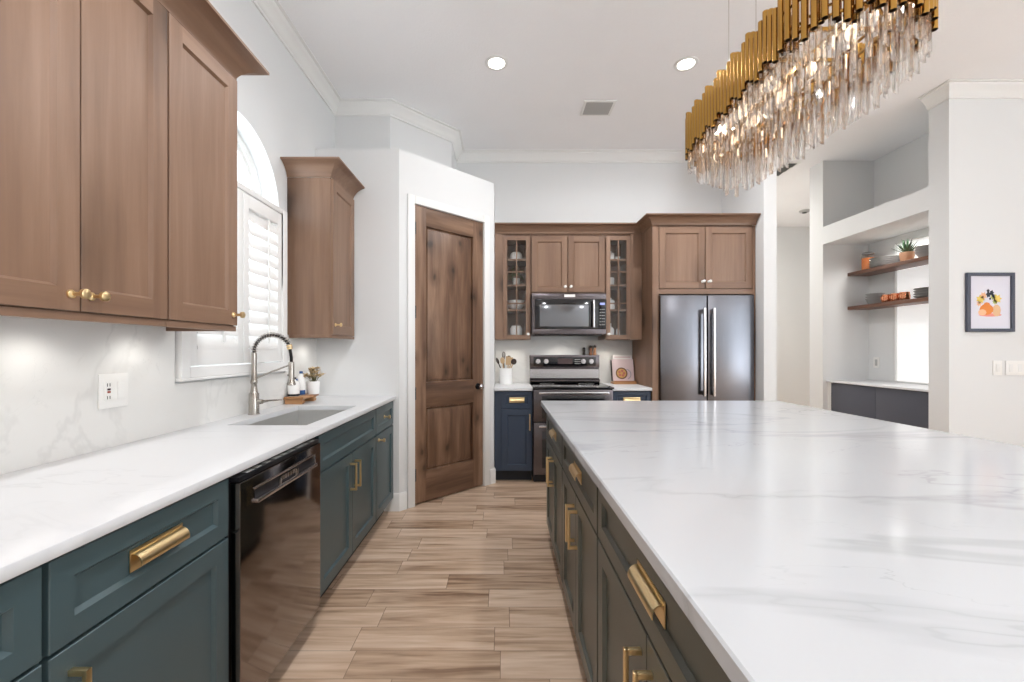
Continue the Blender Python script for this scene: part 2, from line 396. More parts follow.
def props(o, label=None, cat=None, group=None, kind=None):
    if label: o['label'] = label
    if cat: o['category'] = cat
    if group: o['group'] = group
    if kind: o['kind'] = kind
    return o
INV = {}
def thing(name, label, cat, loc=(0, 0, 0), rotz=0.0, group=None, kind=None):
    o = bpy.data.objects.new(name, None); C.objects.link(o); o.empty_display_size = .05
    o.location = loc; o.rotation_euler = (0, 0, rotz)
    INV[o.name] = (Matrix.Translation(Vector(loc)) @ Matrix.Rotation(rotz, 4, 'Z')).inverted()
    return props(o, label, cat, group, kind)
def part(name, mb, mat, parent, label=None, local=False, kind=None):   # parts are written in world space unless local
    root = parent
    while root.parent: root = root.parent
    o = bpy.data.objects.new(name, mb.mesh(name, mat, None if local else INV[root.name])); C.objects.link(o)
    o.parent = parent
    return props(o, label, kind=kind)
def single(name, mb, mat, label, cat, loc=(0, 0, 0), group=None):     # a thing that is one mesh
    o = bpy.data.objects.new(name, mb.mesh(name, mat, Matrix.Translation(Vector(loc)).inverted())); C.objects.link(o); o.location = loc
    INV[o.name] = Matrix.Translation(Vector(loc)).inverted()
    return props(o, label, cat, group)
def struct(name, mb, mat, label, loc=(0, 0, 0)):
    o = single(name, mb, mat, label, None, loc); o['kind'] = 'structure'; return o
def dup(root, loc, rotz=None, label=None):
    r = root.copy(); C.objects.link(r); r.location = loc
    if rotz is not None: r.rotation_euler = (0, 0, rotz)
    if label: r['label'] = label
    for ch in list(root.children):
        c = ch.copy(); C.objects.link(c); c.parent = r
        for g in list(ch.children):
            d = g.copy(); C.objects.link(d); d.parent = c
    return r

class Fr:                                   # a face: u along, v up, w out
    def __init__(s, o, u, n): s.o, s.u, s.n = Vector(o), Vector(u), Vector(n)
    def __call__(s, u, v, w): return s.o + s.u * u + Vector((0, 0, 1)) * v + s.n * w
def fbox(mb, fr, u0, u1, v0, v1, w0, w1, bev=0, mi=0): return mb.box(u0, u1, v0, v1, w0, w1, bev, mi, M=fr)
def shaker(fr, u0, u1, v0, v1, st=.057, t=.02, rec=.011, w0=0.0, ch=.008, open_=False, mi_rail=1):
    mb = MB(); e = .0015
    q = lambda a, b, c, d, w: [fr(a, c, w), fr(b, c, w), fr(b, d, w), fr(a, d, w)]
    W = w0 + t
    def ring(A, wa, B, wb, mi=0):
        a = q(*A, wa); b = q(*B, wb)
        for k in range(4): mb.face([a[k], a[(k + 1) % 4], b[(k + 1) % 4], b[k]], mi)
    O = (u0, u1, v0, v1); O2 = (u0 + e, u1 - e, v0 + e, v1 - e); I = (u0 + st, u1 - st, v0 + st, v1 - st); I2 = (I[0] + ch, I[1] - ch, I[2] + ch, I[3] - ch)
    ring(O, w0, O, W - e); ring(O, W - e, O2, W)
    for a, b in ((O2[0], I[0]), (I[1], O2[1])): mb.face(q(a, b, O2[2], O2[3], W), 0)
    for c, d in ((O2[2], I[2]), (I[3], O2[3])): mb.face(q(I[0], I[1], c, d, W), mi_rail)
    if open_:
        ring(I, W, I, w0)
        mb_back = [(u0, I[0], v0, v1), (I[1], u1, v0, v1), (I[0], I[1], v0, I[2]), (I[0], I[1], I[3], v1)]
        for b in mb_back: mb.face(q(*b, w0))
    else:
        ring(I, W, I2, W - rec); mb.face(q(*I2, W - rec)); mb.face(q(*O, w0))
    return mb
def slabfront(fr, u0, u1, v0, v1, t=.02):
    mb = MB(); fbox(mb, fr, u0, u1, v0, v1, 0, t, .002); return mb
def knob_mb(fr, u, v, w=.02):
    mb = MB(); c = lambda k: fr(u, v, w + k * 1.2)
    mb.cyl(c(0), c(.003), .012, seg=16); mb.cyl(c(.003), c(.008), .010, .0065, 16); mb.cyl(c(.008), c(.026), .0055, seg=12)
    mb.cyl(c(.026), c(.029), .007, .0135, 16); mb.cyl(c(.029), c(.037), .0135, seg=16); mb.cyl(c(.037), c(.0385), .0135, .011, 16)
    return mb
def cup_mb(fr, u, v, L=.165, w=.011):
    mb = MB(); fbox(mb, fr, u - L / 2, u + L / 2, v - .027, v + .025, w, w + .003, .001)
    h = L / 2 - .005; R, r = .023, .0205
    arc = [math.radians(100 - k * 118 / 12) for k in range(13)]
    outer = [(w + .003 + R * math.sin(PI / 2 - a + 0) * 1.0, v - .008 + R * math.sin(a)) for a in arc]
    outer = [(max(w + .002, w + .003 + R * math.cos(a)), v - .006 + R * math.sin(a)) for a in arc]
    inner = [(max(w + .002, w + .003 + r * math.cos(a)), v - .006 + r * math.sin(a)) for a in reversed(arc)]
    poly = outer + inner
    mb.prism(poly, lambda a, b: fr(u - h, b, a), lambda a, b: fr(u + h, b, a))
    return mb
def bar_mb(fr, u, v0, v1, w=.02):
    mb = MB()
    fbox(mb, fr, u - .006, u + .006, v0, v1, w + .028, w + .038, .0015)
    for v in (v0 + .006, v1 - .006): fbox(mb, fr, u - .006, u + .006, v - .006, v + .006, w, w + .03, .0015)
    return mb

# ------------------------------------------------------------------ structure
XL, ZC = -1.49, 3.455
YB = 4.77
def wallbox(name, x0, x1, y0, y1, z0, z1, label, mat=WALL): return struct(name, MB().box(x0, x1, y0, y1, z0, z1), mat, label)
struct('floor', MB().box(-1.75, 6.2, -4.2, 7.8, -.06, 0), FLOOR, 'wood-look plank tile floor laid across the kitchen')
struct('ceiling', MB().box(-1.75, 6.2, -3.2, 7.8, ZC, ZC + .1), CEIL, 'lightly textured white ceiling')

# window opening on the left wall
WY0, WY1, WZ0, WZS = 1.995, 2.865, 1.170, 2.19
WYC, WR = (WY0 + WY1) / 2, (WY1 - WY0) / 2
arch = [(WYC - WR * math.cos(PI * k / 32), WZS + WR * math.sin(PI * k / 32)) for k in range(33)]
wl = MB(); T = .16
def wl_box(y0, y1, z0, z1): wl.box(XL - T, XL, y0, y1, z0, z1)
wl_box(-3.2, WY0, 0, ZC); wl_box(WY1, 7.8, 0, ZC); wl_box(WY0, WY1, 0, WZ0)
for (ya, za), (yb, zb) in zip(arch, arch[1:]):
    wl.prism([(ya, za), (yb, zb), (yb, ZC), (ya, ZC)], lambda a, b: (XL - T, a, b), lambda a, b: (XL, a, b))
struct('wall_left', wl, WALL, 'white wall with the arched window above the sink')

PX0, PY0 = -.823, 3.42          # pantry corner
PX1, PY1 = -.082, 4.139
dd = Vector((PX1 - PX0, PY1 - PY0)); PL = dd.length; ANG = math.atan2(dd.y, dd.x)
PTOP = 2.88
wallbox('wall_pantry_front', XL, PX0, PY0, PY0 + .1, 0, PTOP, 'short white pantry wall at the end of the sink counter')
# diagonal pantry wall with its door opening: local x along the wall, local -y to the room
DU0, DU1, DH = .143, .893, 2.47
pw = MB(); Md = Matrix.Translation((PX0, PY0, 0)) @ Matrix.Rotation(ANG, 4, 'Z')
L3 = lambda x, y, z: Md @ Vector((x, y, z))
pw.box(0, DU0 - .012, 0, .1, 0, PTOP, M=L3); pw.box(DU1 + .012, PL, 0, .1, 0, PTOP, M=L3); pw.box(DU0 - .012, DU1 + .012, 0, .1, DH + .012, PTOP, M=L3)
struct('wall_pantry_diagonal', pw, WALL, 'diagonal white pantry wall holding the wooden door')
wallbox('wall_pantry_side', PX1 - .1, PX1, PY1, YB, 0, PTOP, 'white pantry side wall beside the back cabinets')
lid = MB().prism([(XL, PY0 + .02), (PX0 - .01, PY0 + .02), (PX1 - .02, PY1), (PX1 - .02, YB), (XL, YB)], lambda a, b: (a, b, PTOP - .06), lambda a, b: (a, b, PTOP - .001))
struct('wall_pantry_top', lid, WALL, 'flat white ledge on top of the pantry')
UP = [(XL, 3.816), (-.998, 3.816), (-.51, 4.30), (-.51, YB)]
up = MB().prism([(XL, 3.816), (-.998, 3.816), (-.51, 4.30), (-.51, YB), (XL, YB)], lambda a, b: (a, b, PTOP), lambda a, b: (a, b, ZC))
struct('wall_pantry_upper', up, WALL, 'white wall set back above the pantry ledge')
wallbox('wall_back', -1.6, 2.43, YB, YB + .15, 0, ZC, 'white back wall behind the range and refrigerator')
wallbox('wall_fridge_side', 2.43, 2.55, 4.0, 7.7, 0, ZC, 'white wall end standing right of the refrigerator')
# right-hand walls with the coffee niche
XR, NY0, NY1 = 3.686, 3.72, 4.945
wallbox('wall_right', XR, 6.2, 3.55, NY0, 0, ZC, 'white wall with the framed watercolour')
wallbox('wall_right_blocker', 6.2, 6.3, -.2, 3.72, 0, ZC, 'unseen white wall added to keep light off the picture wall')  # out of view, added to block side light on the picture wall
wallbox('wall_front_blocker', -1.75, 6.3, -3.3, -3.2, 0, ZC, 'unseen white wall added behind the camera to block light')  # out of view, added to cut light falling on the camera-facing walls
wallbox('wall_niche_end', XR, 6.2, NY1, 5.16, 0, ZC, 'white wall between coffee niche and hallway')
wallbox('wall_niche_upper_back', 4.27, 4.4, NY0, NY1, 2.69, ZC, 'back of the open upper niche')
wallbox('wall_niche_header', XR, 4.4, NY0, NY1, 2.49, 2.69, 'white header between lower and upper niche')
nb = MB(); nb.box(4.21, 4.33, 4.625, NY1, 0, 2.49); nb.box(4.21, 4.33, NY0, 4.625, 0, .935); nb.box(4.21, 4.33, NY0, 4.625, 2.417, 2.49)
struct('wall_niche_back', nb, WALL, 'white back wall of the coffee niche')
wallbox('wall_hall_end', 2.55, 6.2, 7.6, 7.75, 0, ZC, 'white wall at the end of the hallway')
wallbox('wall_hall_right', 6.05, 6.2, 5.16, 7.6, 0, ZC, 'white right wall of the hallway')

crown_prof = [(0, 3.352), (.012, 3.352), (.014, 3.366), (.022, 3.372), (.030, 3.39), (.046, 3.412), (.066, 3.428), (.072, 3.434), (.074, 3.444), (.095, 3.446), (.095, 3.4545), (0, 3.4545)]
struct('trim_1', MB().molding([(XL, -3.2), *UP[0:1], (-.998, 3.816), (-.51, 4.30), (-.51, YB), (2.43, YB), (2.43, 4.0), (2.55, 4.0)], crown_prof), TRIM, 'white crown moulding over sink wall, pantry and back wall')
struct('trim_2', MB().molding([(XR, NY0), (XR, 3.55), (6.15, 3.55)], crown_prof), TRIM, 'white crown moulding over the picture wall')
# baseboards
bp = [(0, 0), (.016, 0), (.016, .118), (.010, .132), (.006, .14), (0, .14)]
Lp = lambda u: tuple((Md @ Vector((u, 0, 0)))[:2])
struct('baseboard_pantry_left', MB().molding([(-.96, PY0), (PX0, PY0), Lp(DU0 - .078)], bp), TRIM, 'white baseboard left of the pantry door')
struct('baseboard_pantry_right', MB().molding([Lp(DU1 + .078), (PX1, PY1), (PX1, 4.17)], bp), TRIM, 'white baseboard right of the pantry door')
struct('baseboard_right', MB().molding([(XR, NY0), (XR, 3.55), (6.15, 3.55)], bp), TRIM, 'white baseboard under the picture wall')
struct('baseboard_hall', MB().molding([(2.56, 7.6), (6.05, 7.6)], bp), TRIM, 'white baseboard at the end of the hallway')

# pantry door
cas = MB()
cw, ct = .058, -.017
cas.box(DU0 - .012 - cw, DU0 - .004, ct, 0, 0, DH + .012 + cw, .004, M=L3); cas.box(DU1 + .004, DU1 + .012 + cw, ct, 0, 0, DH + .012 + cw, .004, M=L3)
cas.box(DU0 - .004, DU1 + .004, ct, 0, DH + .004, DH + .012 + cw, .004, M=L3)
cas.box(DU0 - .012, DU0 - .003, 0, .1, 0, DH + .01, M=L3); cas.box(DU1 + .003, DU1 + .012, 0, .1, 0, DH + .01, M=L3); cas.box(DU0 - .003, DU1 + .003, 0, .1, DH + .003, DH + .012, M=L3)
struct('trim_3', cas, TRIM, 'white casing around the wooden pantry door')
def raised_door(W, H, panels, t=.04):
    mb = MB(); q = lambda a, b, c, d, y: [(a, y, c), (b, y, c), (b, y, d), (a, y, d)]
    y0 = 0.004
    us = [0, panels[0][0], panels[0][1], W]
    mb.face(q(us[0], us[1], .012, H, y0)); mb.face(q(us[2], us[3], .012, H, y0))
    vs = [.012] + [v for p in panels for v in p[2:]] + [H]
    for k in range(0, len(vs), 2): mb.face(q(us[1], us[2], vs[k], vs[k + 1], y0), 1)
    for a, b, c, d in panels:
        lev = [(0, y0), (.005, y0 + .003), (.009, y0 + .024), (.021, y0 + .024), (.025, y0 + .015), (.070, y0 + .005)]
        for (o0, ya), (o1, yb) in zip(lev, lev[1:]):
            A = q(a + o0, b - o0, c + o0, d - o0, ya); B = q(a + o1, b - o1, c + o1, d - o1, yb)
            for k in range(4): mb.face([A[k], A[(k + 1) % 4], B[(k + 1) % 4], B[k]])
        o1, yb = lev[-1]; mb.face(q(a + o1, b - o1, c + o1, d - o1, yb))
    A = q(0, W, .012, H, y0); B = q(0, W, .012, H, y0 + t)
    for k in range(4): mb.face([A[k], A[(k + 1) % 4], B[(k + 1) % 4], B[k]])
    mb.face(B)
    return mb
DW = DU1 - DU0
dmesh = raised_door(DW, DH, [(.115, DW - .115, .26, .80), (.115, DW - .115, 1.00, DH - .15)])
door = bpy.data.objects.new('door_1', dmesh.mesh('door_1', [ALDER, ALDERH])); C.objects.link(door)
door.location = L3(DU0, 0, 0); door.rotation_euler = (0, 0, ANG)
INV['door_1'] = (Matrix.Translation(door.location) @ Matrix.Rotation(ANG, 4, 'Z')).inverted()
props(door, 'knotty alder two-panel pantry door with dark hinges', kind='structure')
for z in (.25, .92, 1.59, 2.28):
    h = MB(); h.cyl((-.002, -.004, z - .05), (-.002, -.004, z + .05), .007, seg=10); h.box(-.004, .016, -.001, .005, z - .05, z + .05)
    h.ball((-.002, -.004, z + .053), .006); h.ball((-.002, -.004, z - .053), .006)
    part('hinge', h, BLACK, door, 'black butt hinge', local=True)
k = MB(); kx, kz = DW - .062, .94
k.cyl((kx, .004, kz), (kx, -.006, kz), .030, .028, 24); k.cyl((kx, -.006, kz), (kx, -.03, kz), .011, seg=14)
kr = part('knob_rosette', k, BLACK, door, 'dark round rosette', local=True)
k = MB()
for a, b, r0, r1 in ((-.028, -.034, .014, .022), (-.034, -.045, .022, .027), (-.045, -.056, .027, .024), (-.056, -.062, .024, .014)): k.cyl((kx, a, kz), (kx, b, kz), r0, r1, 20)
part('door_knob', k, BARST, kr, 'bright silver knob', local=True)

# ------------------------------------------------------------------ window_1 with arch and shutters
win = bpy.data.objects.new('window_1', None); C.objects.link(win); win.location = (XL, WYC, WZ0)
INV['window_1'] = Matrix.Translation(win.location).inverted()
props(win, 'arched white window above the sink, half covered by shutters', kind='structure')
def archring(x0, x1, R0, R1, mb):
    A = [[(WYC - R * math.cos(PI * k / 32), WZS + R * math.sin(PI * k / 32)) for k in range(33)] for R in (R0, R1)]
    for k in range(32):
        mb.prism([A[0][k], A[0][k + 1], A[1][k + 1], A[1][k]], lambda a, b: (x0, a, b), lambda a, b: (x1, a, b))
fm = MB(); XF = XL - .13
archring(XF - .02, XF + .025, WR - .05, WR + .005, fm); archring(XF - .005, XF + .012, WR - .085, WR - .045, fm)
fm.box(XF - .02, XF + .025, WY0 - .005, WY1 + .005, WZS - .035, WZS + .025, .003)
fm.box(XF - .02, XF + .025, WY0 - .005, WY0 + .05, WZ0, WZS); fm.box(XF - .02, XF + .025, WY1 - .05, WY1 + .005, WZ0, WZS); fm.box(XF - .02, XF + .025, WY0, WY1, WZ0, WZ0 + .05)
for a in (45, 90, 135):
    r = math.radians(a); p0 = (XF, WYC + .06 * math.cos(r), WZS + .06 * math.sin(r)); p1 = (XF, WYC + (WR - .05) * math.cos(r), WZS + (WR - .05) * math.sin(r))
part('window_frame', fm, TRIM, win)
pn = MB(); poly = [(WY0, WZ0), (WY1, WZ0)] + [(y, z) for y, z in reversed(arch)][0:]
pn.prism(poly, lambda a, b: (XF - .004, a, b), lambda a, b: (XF + .002, a, b))
part('pane', pn, WGLASS, win)
tr = MB(); FX = XL + .036                # the shutters' own frame around the opening
tr.box(XL, FX, WY0 - .045, WY0 + .012, WZ0 - .02, WZS + .02, .004); tr.box(XL, FX, WY1 - .012, WY1 + .045, WZ0 - .02, WZS + .02, .004)
tr.box(XL, FX, WY0 + .012, WY1 - .012, WZ0 - .02, WZ0 + .03, .004); tr.box(XL - .03, FX, WY0 + .012, WY1 - .012, WZS - .012, WZS + .02, .004)
part('shutter_frame', tr, SHUT, win)
sl = MB().box(XL, XL + .042, WY0 - .05, WY1 + .05, WZ0 - .034, WZ0 - .02, .004)
part('window_sill', sl, SHUT, win)
mid = (WY0 + WY1) / 2
def shutter(y0, y1, label, tilt):
    t = thing('plantation_shutter', label, 'shutter', (XL + .01, (y0 + y1) / 2, WZ0 + .032), group='window shutters')
    z0, z1 = WZ0 + .034, WZS - .016; x0, x1 = XL + .0, XL + .028
    f = MB(); st = .05
    f.box(x0, x1, y0, y0 + st, z0, z1, .004); f.box(x0, x1, y1 - st, y1, z0, z1, .004)
    f.box(x0, x1, y0 + st, y1 - st, z0, z0 + .085, .004); f.box(x0, x1, y0 + st, y1 - st, z1 - .075, z1, .004)
    part('shutter_frame', f, SHUT, t)
    n = 11; a0, a1 = z0 + .085, z1 - .075; pitch = (a1 - a0) / n; xm = (x0 + x1) / 2
    for k in range(n):
        zc = a0 + pitch * (k + .5); ca, sa = math.cos(tilt), math.sin(tilt)
        poly = []
        for j in range(12):
            th = 2 * PI * j / 12; c_, s_ = .046 * math.cos(th), .0055 * math.sin(th)
            poly.append((xm + c_ * ca + s_ * sa, zc - c_ * sa + s_ * ca))
        part('louver', MB().prism(poly, lambda a, b: (a, y0 + st + .002, b), lambda a, b: (a, y1 - st - .002, b)), SHUT, t)
    part('tilt_rod', MB().box(xm + .036, xm + .046, (y0 + y1) / 2 - .006, (y0 + y1) / 2 + .006, a0 + .03, a1 - .02, .002), SHUT, t)
shutter(WY0 + .014, mid - .003, 'white shutter panel half hidden behind the wall cabinet', math.radians(70))
shutter(mid + .003, WY1 - .014, 'white louvered shutter panel behind the faucet', math.radians(66))
# niche window
w2 = bpy.data.objects.new('window_2', None); C.objects.link(w2); w2.location = (4.21, 4.17, .935)
INV['window_2'] = Matrix.Translation(w2.location).inverted()
props(w2, 'bright frosted window behind the niche shelves', kind='structure')
part('pane', MB().box(4.235, 4.245, NY0, 4.622, .937, 2.415), SHADE, w2)
fm = MB(); fm.box(4.213, 4.235, 4.612, 4.624, .937, 2.415); fm.box(4.213, 4.235, NY0 + .002, 4.612, 2.405, 2.415); fm.box(4.213, 4.235, NY0 + .002, 4.612, .937, .947)
part('window_frame', fm, TRIM, w2)

# ------------------------------------------------------------------ left run: base cabinets, counter
XF_ = -.882                               # carcass front; door fronts reach -.862
LF = Fr((XF_, 0, 0), (0, 1, 0), (1, 0, 0))
ZT, ZU = .913, .8845
def carcass(t, x0, x1, y0, y1, ztoe=.105, toe_dir=None, mat=PAINT, toe=.075):
    mb = MB(); mb.box(x0, x1, y0, y1, ztoe, ZU - .001); part('cabinet_body', mb, mat, t)
    k = MB()
    if toe_dir == '+x': k.box(x0 + .01, x1 - toe + .02, y0 + .004, y1 - .004, 0, ztoe)
    elif toe_dir == '-x': k.box(x0 + toe - .02, x1 - .01, y0 + .004, y1 - .004, 0, ztoe)
    else: k.box(x0 + .004, x1 - .004, y0 + toe - .02, y1 - .01, 0, ztoe)
    part('toe_kick', k, TOE, t)
def front_drawer(t, fr, u0, u1, v0, v1, pull, mat=PAINT, st=.048, nm='drawer'):
    d = part(nm, shaker(fr, u0, u1, v0, v1, st), [mat, mat], t)
    if pull == 'cup': part('cup_pull', cup_mb(fr, (u0 + u1) / 2, (v0 + v1) / 2, min(.165, (u1 - u0) * .5)), GOLD, d, 'brass cup pull')
    if pull == 'knob': part('knob', knob_mb(fr, (u0 + u1) / 2, (v0 + v1) / 2, .011), GOLD, d, 'brass knob')
    return d
def front_door(t, fr, u0, u1, v0, v1, pull, mat=PAINT, st=.057):
    d = part('door', shaker(fr, u0, u1, v0, v1, st), [mat, mat], t)
    if pull:
        kind, u, v = pull
        if kind == 'bar': part('bar_pull', bar_mb(fr, u, v - .155, v), GOLD, d, 'brass bar pull')
        else: part('knob', knob_mb(fr, u, v), GOLD, d, 'brass knob')
    return d
VD0, VD1, VT = .112, .690, .876           # door bottom, door top, drawer top
XBK = XL + .004
t = thing('base_cabinet', 'dark blue-grey drawer cabinet cut off at the lower left corner', 'cabinet', (-1.18, .4, 0), group='base cabinets along the sink wall')
carcass(t, XBK, XF_, .21, .8095, toe_dir='+x')
front_drawer(t, LF, .216, .8055, .70, VT, 'cup'); front_drawer(t, LF, .216, .8055, .412, .692, 'cup', st=.057); front_drawer(t, LF, .216, .8055, VD0, .404, 'cup', st=.057)
t = thing('base_cabinet', 'dark green-grey cabinet with drawer over door left of dishwasher', 'cabinet', (-1.18, 1.08, 0), group='base cabinets along the sink wall')
carcass(t, XBK, XF_, .8105, 1.357, toe_dir='+x')
front_drawer(t, LF, .818, 1.353, .698, VT, 'cup'); front_door(t, LF, .818, 1.353, VD0, VD1, ('bar', .858, .645))
t = thing('base_cabinet', 'dark green-grey double-door cabinet under the sink', 'cabinet', (-1.18, 2.48, 0), group='base cabinets along the sink wall')
mb = MB(); mb.box(XBK, XF_, 2.012, 2.93, .105, .62); mb.box(-.915, XF_, 2.012, 2.93, .62, ZU - .001); mb.box(XBK, -.915, 2.012, 2.03, .62, ZU - .001); mb.box(XBK, -.915, 2.912, 2.93, .62, ZU - .001)
part('cabinet_body', mb, PAINT, t); part('toe_kick', MB().box(XBK + .01, XF_ - .055, 2.016, 2.926, 0, .105), TOE, t)
front_drawer(t, LF, 2.016, 2.927, .698, VT, None, nm='false_drawer_front')
front_door(t, LF, 2.016, 2.469, VD0, VD1, ('bar', 2.436, .640)); front_door(t, LF, 2.473, 2.927, VD0, VD1, ('bar', 2.508, .640))
t = thing('base_cabinet', 'narrow dark green-grey cabinet with two knobs against the pantry wall', 'cabinet', (-1.18, 3.17, 0), group='base cabinets along the sink wall')
carcass(t, XBK, XF_, 2.932, PY0 - .004, toe_dir='+x')
front_drawer(t, LF, 2.936, 3.395, .698, VT, 'knob'); front_door(t, LF, 2.936, 3.395, VD0, VD1, ('knob', 2.99, .652))

# dishwasher
t = thing('dishwasher', 'black stainless dishwasher between two dark cabinets', 'dishwasher', (-1.15, 1.68, 0))
part('tub', MB().box(XBK + .02, -.875, 1.363, 2.006, .10, ZU - .012), BLACK, t)
dmb = MB(); dmb.box(-.874, -.836, 1.372, 1.976, .105, .855, .004); dpart = part('door_panel', dmb, BLKDW, t)
ctl = MB(); ctl.box(-.874, -.842, 1.374, 1.974, .8565, .872, .002)
cp = part('control_strip', ctl, BLACK, t)
for k in range(9):
    y = 1.43 + k * .06
    b_ = MB(); b_.box(-.868, -.850, y, y + (.03 if k % 3 else .045), .872, .8735); part('button', b_, VENTG, cp)
hd = MB()                                  # pocket handle: a recess lip with bright rim
DFr = Fr((-.836, 0, 0), (0, 1, 0), (1, 0, 0)); yc = 1.677; hw = .228
pk = MB(); fbox(pk, DFr, yc - hw, yc + hw, .778, .815, .0004, .0016); part('handle_pocket', pk, BLACK, dpart)
fbox(hd, DFr, yc - hw - .004, yc + hw + .004, .766, .780, .0005, .016, .003); fbox(hd, DFr, yc - hw - .004, yc + hw + .004, .813, .819, .0005, .006, .001)
fbox(hd, DFr, yc + hw - .002, yc + hw + .004, .780, .813, .0005, .006, .001)
part('handle', hd, BARST, dpart, 'bright pocket handle rim')
lat = MB(); fbox(lat, DFr, yc - .06, yc + .06, .788, .804, .0018, .0030); fbox(lat, DFr, yc - .075, yc - .055, .780, .800, .0018, .006, .001); fbox(lat, DFr, yc + .055, yc + .075, .780, .800, .0018, .006, .001)
part('latch', lat, NICKEL, dpart)
part('kick_plate', MB().box(XF_ - .075, XF_ - .06, 1.366, 2.002, .006, .104), BLACK, t)

# countertop with sink opening
SX0, SX1, SY0, SY1 = -1.345, -.955, 2.095, 2.825
XC = -.848
def edgeprof(x_out, x_in):                 # rounded front edge profile in x,z
    s_ = 1 if x_out > x_in else -1; e = .004
    return [(x_in, ZU), (x_out - s_ * e, ZU), (x_out - s_ * e * .3, ZU + e * .3), (x_out, ZU + e), (x_out, ZT - e), (x_out - s_ * e * .3, ZT - e * .3), (x_out - s_ * e, ZT), (x_in, ZT)]
ct_ = MB()
ct_.prism(edgeprof(XC, SX1), lambda a, b: (a, -.6, b), lambda a, b: (a, PY0 - .002, b))
ct_.box(XL + .002, SX0, -.6, PY0 - .002, ZU, ZT); ct_.box(SX0, SX1, -.6, SY0, ZU, ZT); ct_.box(SX0, SX1, SY1, PY0 - .002, ZU, ZT)
single('countertop', ct_, QZ, 'long white quartz countertop holding the sink', 'countertop', (-1.17, 1.4, ZU))
sk = thing('kitchen_sink', 'grey stainless undermount sink set in the white countertop', 'sink', (-1.15, 2.46, .66))
b = MB(); zt, zb = ZU - .001, .665; i_ = .004
def ringbox(mb, X0, X1, Y0, Y1, za, X2, X3, Y2, Y3, zb_):
    A = [(X0, Y0, za), (X1, Y0, za), (X1, Y1, za), (X0, Y1, za)]; B = [(X2, Y2, zb_), (X3, Y2, zb_), (X3, Y3, zb_), (X2, Y3, zb_)]
    for k in range(4): mb.face([A[k], A[(k + 1) % 4], B[(k + 1) % 4], B[k]])
    return B
ringbox(b, SX0 - .025, SX1 + .025, SY0 - .025, SY1 + .025, zt, SX0 - .003, SX1 + .003, SY0 - .003, SY1 + .003, zt)
ringbox(b, SX0 - .003, SX1 + .003, SY0 - .003, SY1 + .003, zt, SX0 + .006, SX1 - .006, SY0 + .006, SY1 - .006, zb + .015)
B = ringbox(b, SX0 + .006, SX1 - .006, SY0 + .006, SY1 - .006, zb + .015, SX0 + .022, SX1 - .022, SY0 + .022, SY1 - .022, zb)
b.face(B)
part('basin', b, STEEL, sk)
part('drain', MB().lathe(-1.15, 2.46, [(.045, zb + .001), (.045, zb + .004), (.034, zb + .004), (.030, zb + .0015), (0, zb + .0015)]), NICKEL, sk)

# backsplash of the sink wall
bs = MB(); XB = -1.476
bs.box(XL + .001, XB, -.6, WY0 - .058, ZT + .0005, 1.384); bs.box(XL + .001, XB, WY0 - .058, WY1 + .058, ZT + .0005, WZ0 - .044); bs.box(XL + .001, XB, WY1 + .058, PY0 - .002, ZT + .0005, 1.366)
struct('wall_backsplash_left', bs, QZB, 'grey-veined white slab backsplash behind the sink counter')
bs = MB().box(PX1 + .002, 1.432, YB - .014, YB - .001, ZT + .0005, 1.39)
struct('wall_backsplash_back', bs, QZB, 'white slab backsplash behind the range')

# outlet plate
t = thing('outlet_plate', 'white double-gang outlet and switch plate on the backsplash', 'outlet', (XB, 1.628, 1.127))
OF = Fr((XB, 0, 0), (0, 1, 0), (1, 0, 0))
p_ = MB(); fbox(p_, OF, 1.567, 1.689, 1.063, 1.191, .0005, .007, .002); part('plate', p_, WHITEP, t)
p_ = MB(); fbox(p_, OF, 1.584, 1.617, 1.092, 1.162, .007, .0105, .001); rc = part('receptacle', p_, WHITEP, t)
p_ = MB(); fbox(p_, OF, 1.595, 1.606, 1.130, 1.137, .0105, .013); part('test_button', p_, plain('dark_button', (48, 28, 26), .4), rc, 'small dark button')
p_ = MB(); fbox(p_, OF, 1.595, 1.606, 1.120, 1.127, .0105, .013); part('reset_button', p_, plain('red_button', (160, 74, 54), .4), rc, 'small red button')
p_ = MB()
for zz in (1.103, 1.150): fbox(p_, OF, 1.594, 1.597, zz - .006, zz + .006, .0105, .0108); fbox(p_, OF, 1.604, 1.607, zz - .006, zz + .006, .0105, .0108)
part('slots', p_, BLACK, rc)
p_ = MB(); fbox(p_, OF, 1.640, 1.673, 1.092, 1.162, .007, .011, .002); part('rocker', p_, WHITEP, t)

# faucet
FX_, FY_ = -1.416, 2.45
t = thing('faucet', 'brushed nickel spring-neck pull-down faucet at the sink', 'faucet', (FX_, FY_, ZT))
part('base', MB().lathe(FX_, FY_, [(0, ZT), (.031, ZT), (.031, ZT + .004), (.0275, ZT + .008), (.0265, 1.03), (.022, 1.036), (0, 1.036)]), NICKEL, t)
part('neck', MB().lathe(FX_, FY_, [(.021, 1.036), (.0165, 1.06), (.0150, 1.085), (.019, 1.092), (.019, 1.105), (.0145, 1.112), (.0145, 1.262), (.010, 1.266), (0, 1.266)]), NICKEL, t)
Rr = .104; cxa = FX_ + Rr
def arcp(th): return Vector((cxa - Rr * math.cos(th), FY_, 1.266 + (Rr * .95) * math.sin(th)))
hose = [arcp(math.radians(a)) for a in range(0, 166, 6)]
endp = hose[-1]
hx = FX_ + .213
hose += [Vector((hx - .004, FY_, 1.262)), Vector((hx, FY_, 1.235)), Vector((hx, FY_, 1.205))]
part('hose', MB().tube(hose, .0085, 10), RUBBER, t)
coil = []; turns = 19; N = turns * 12
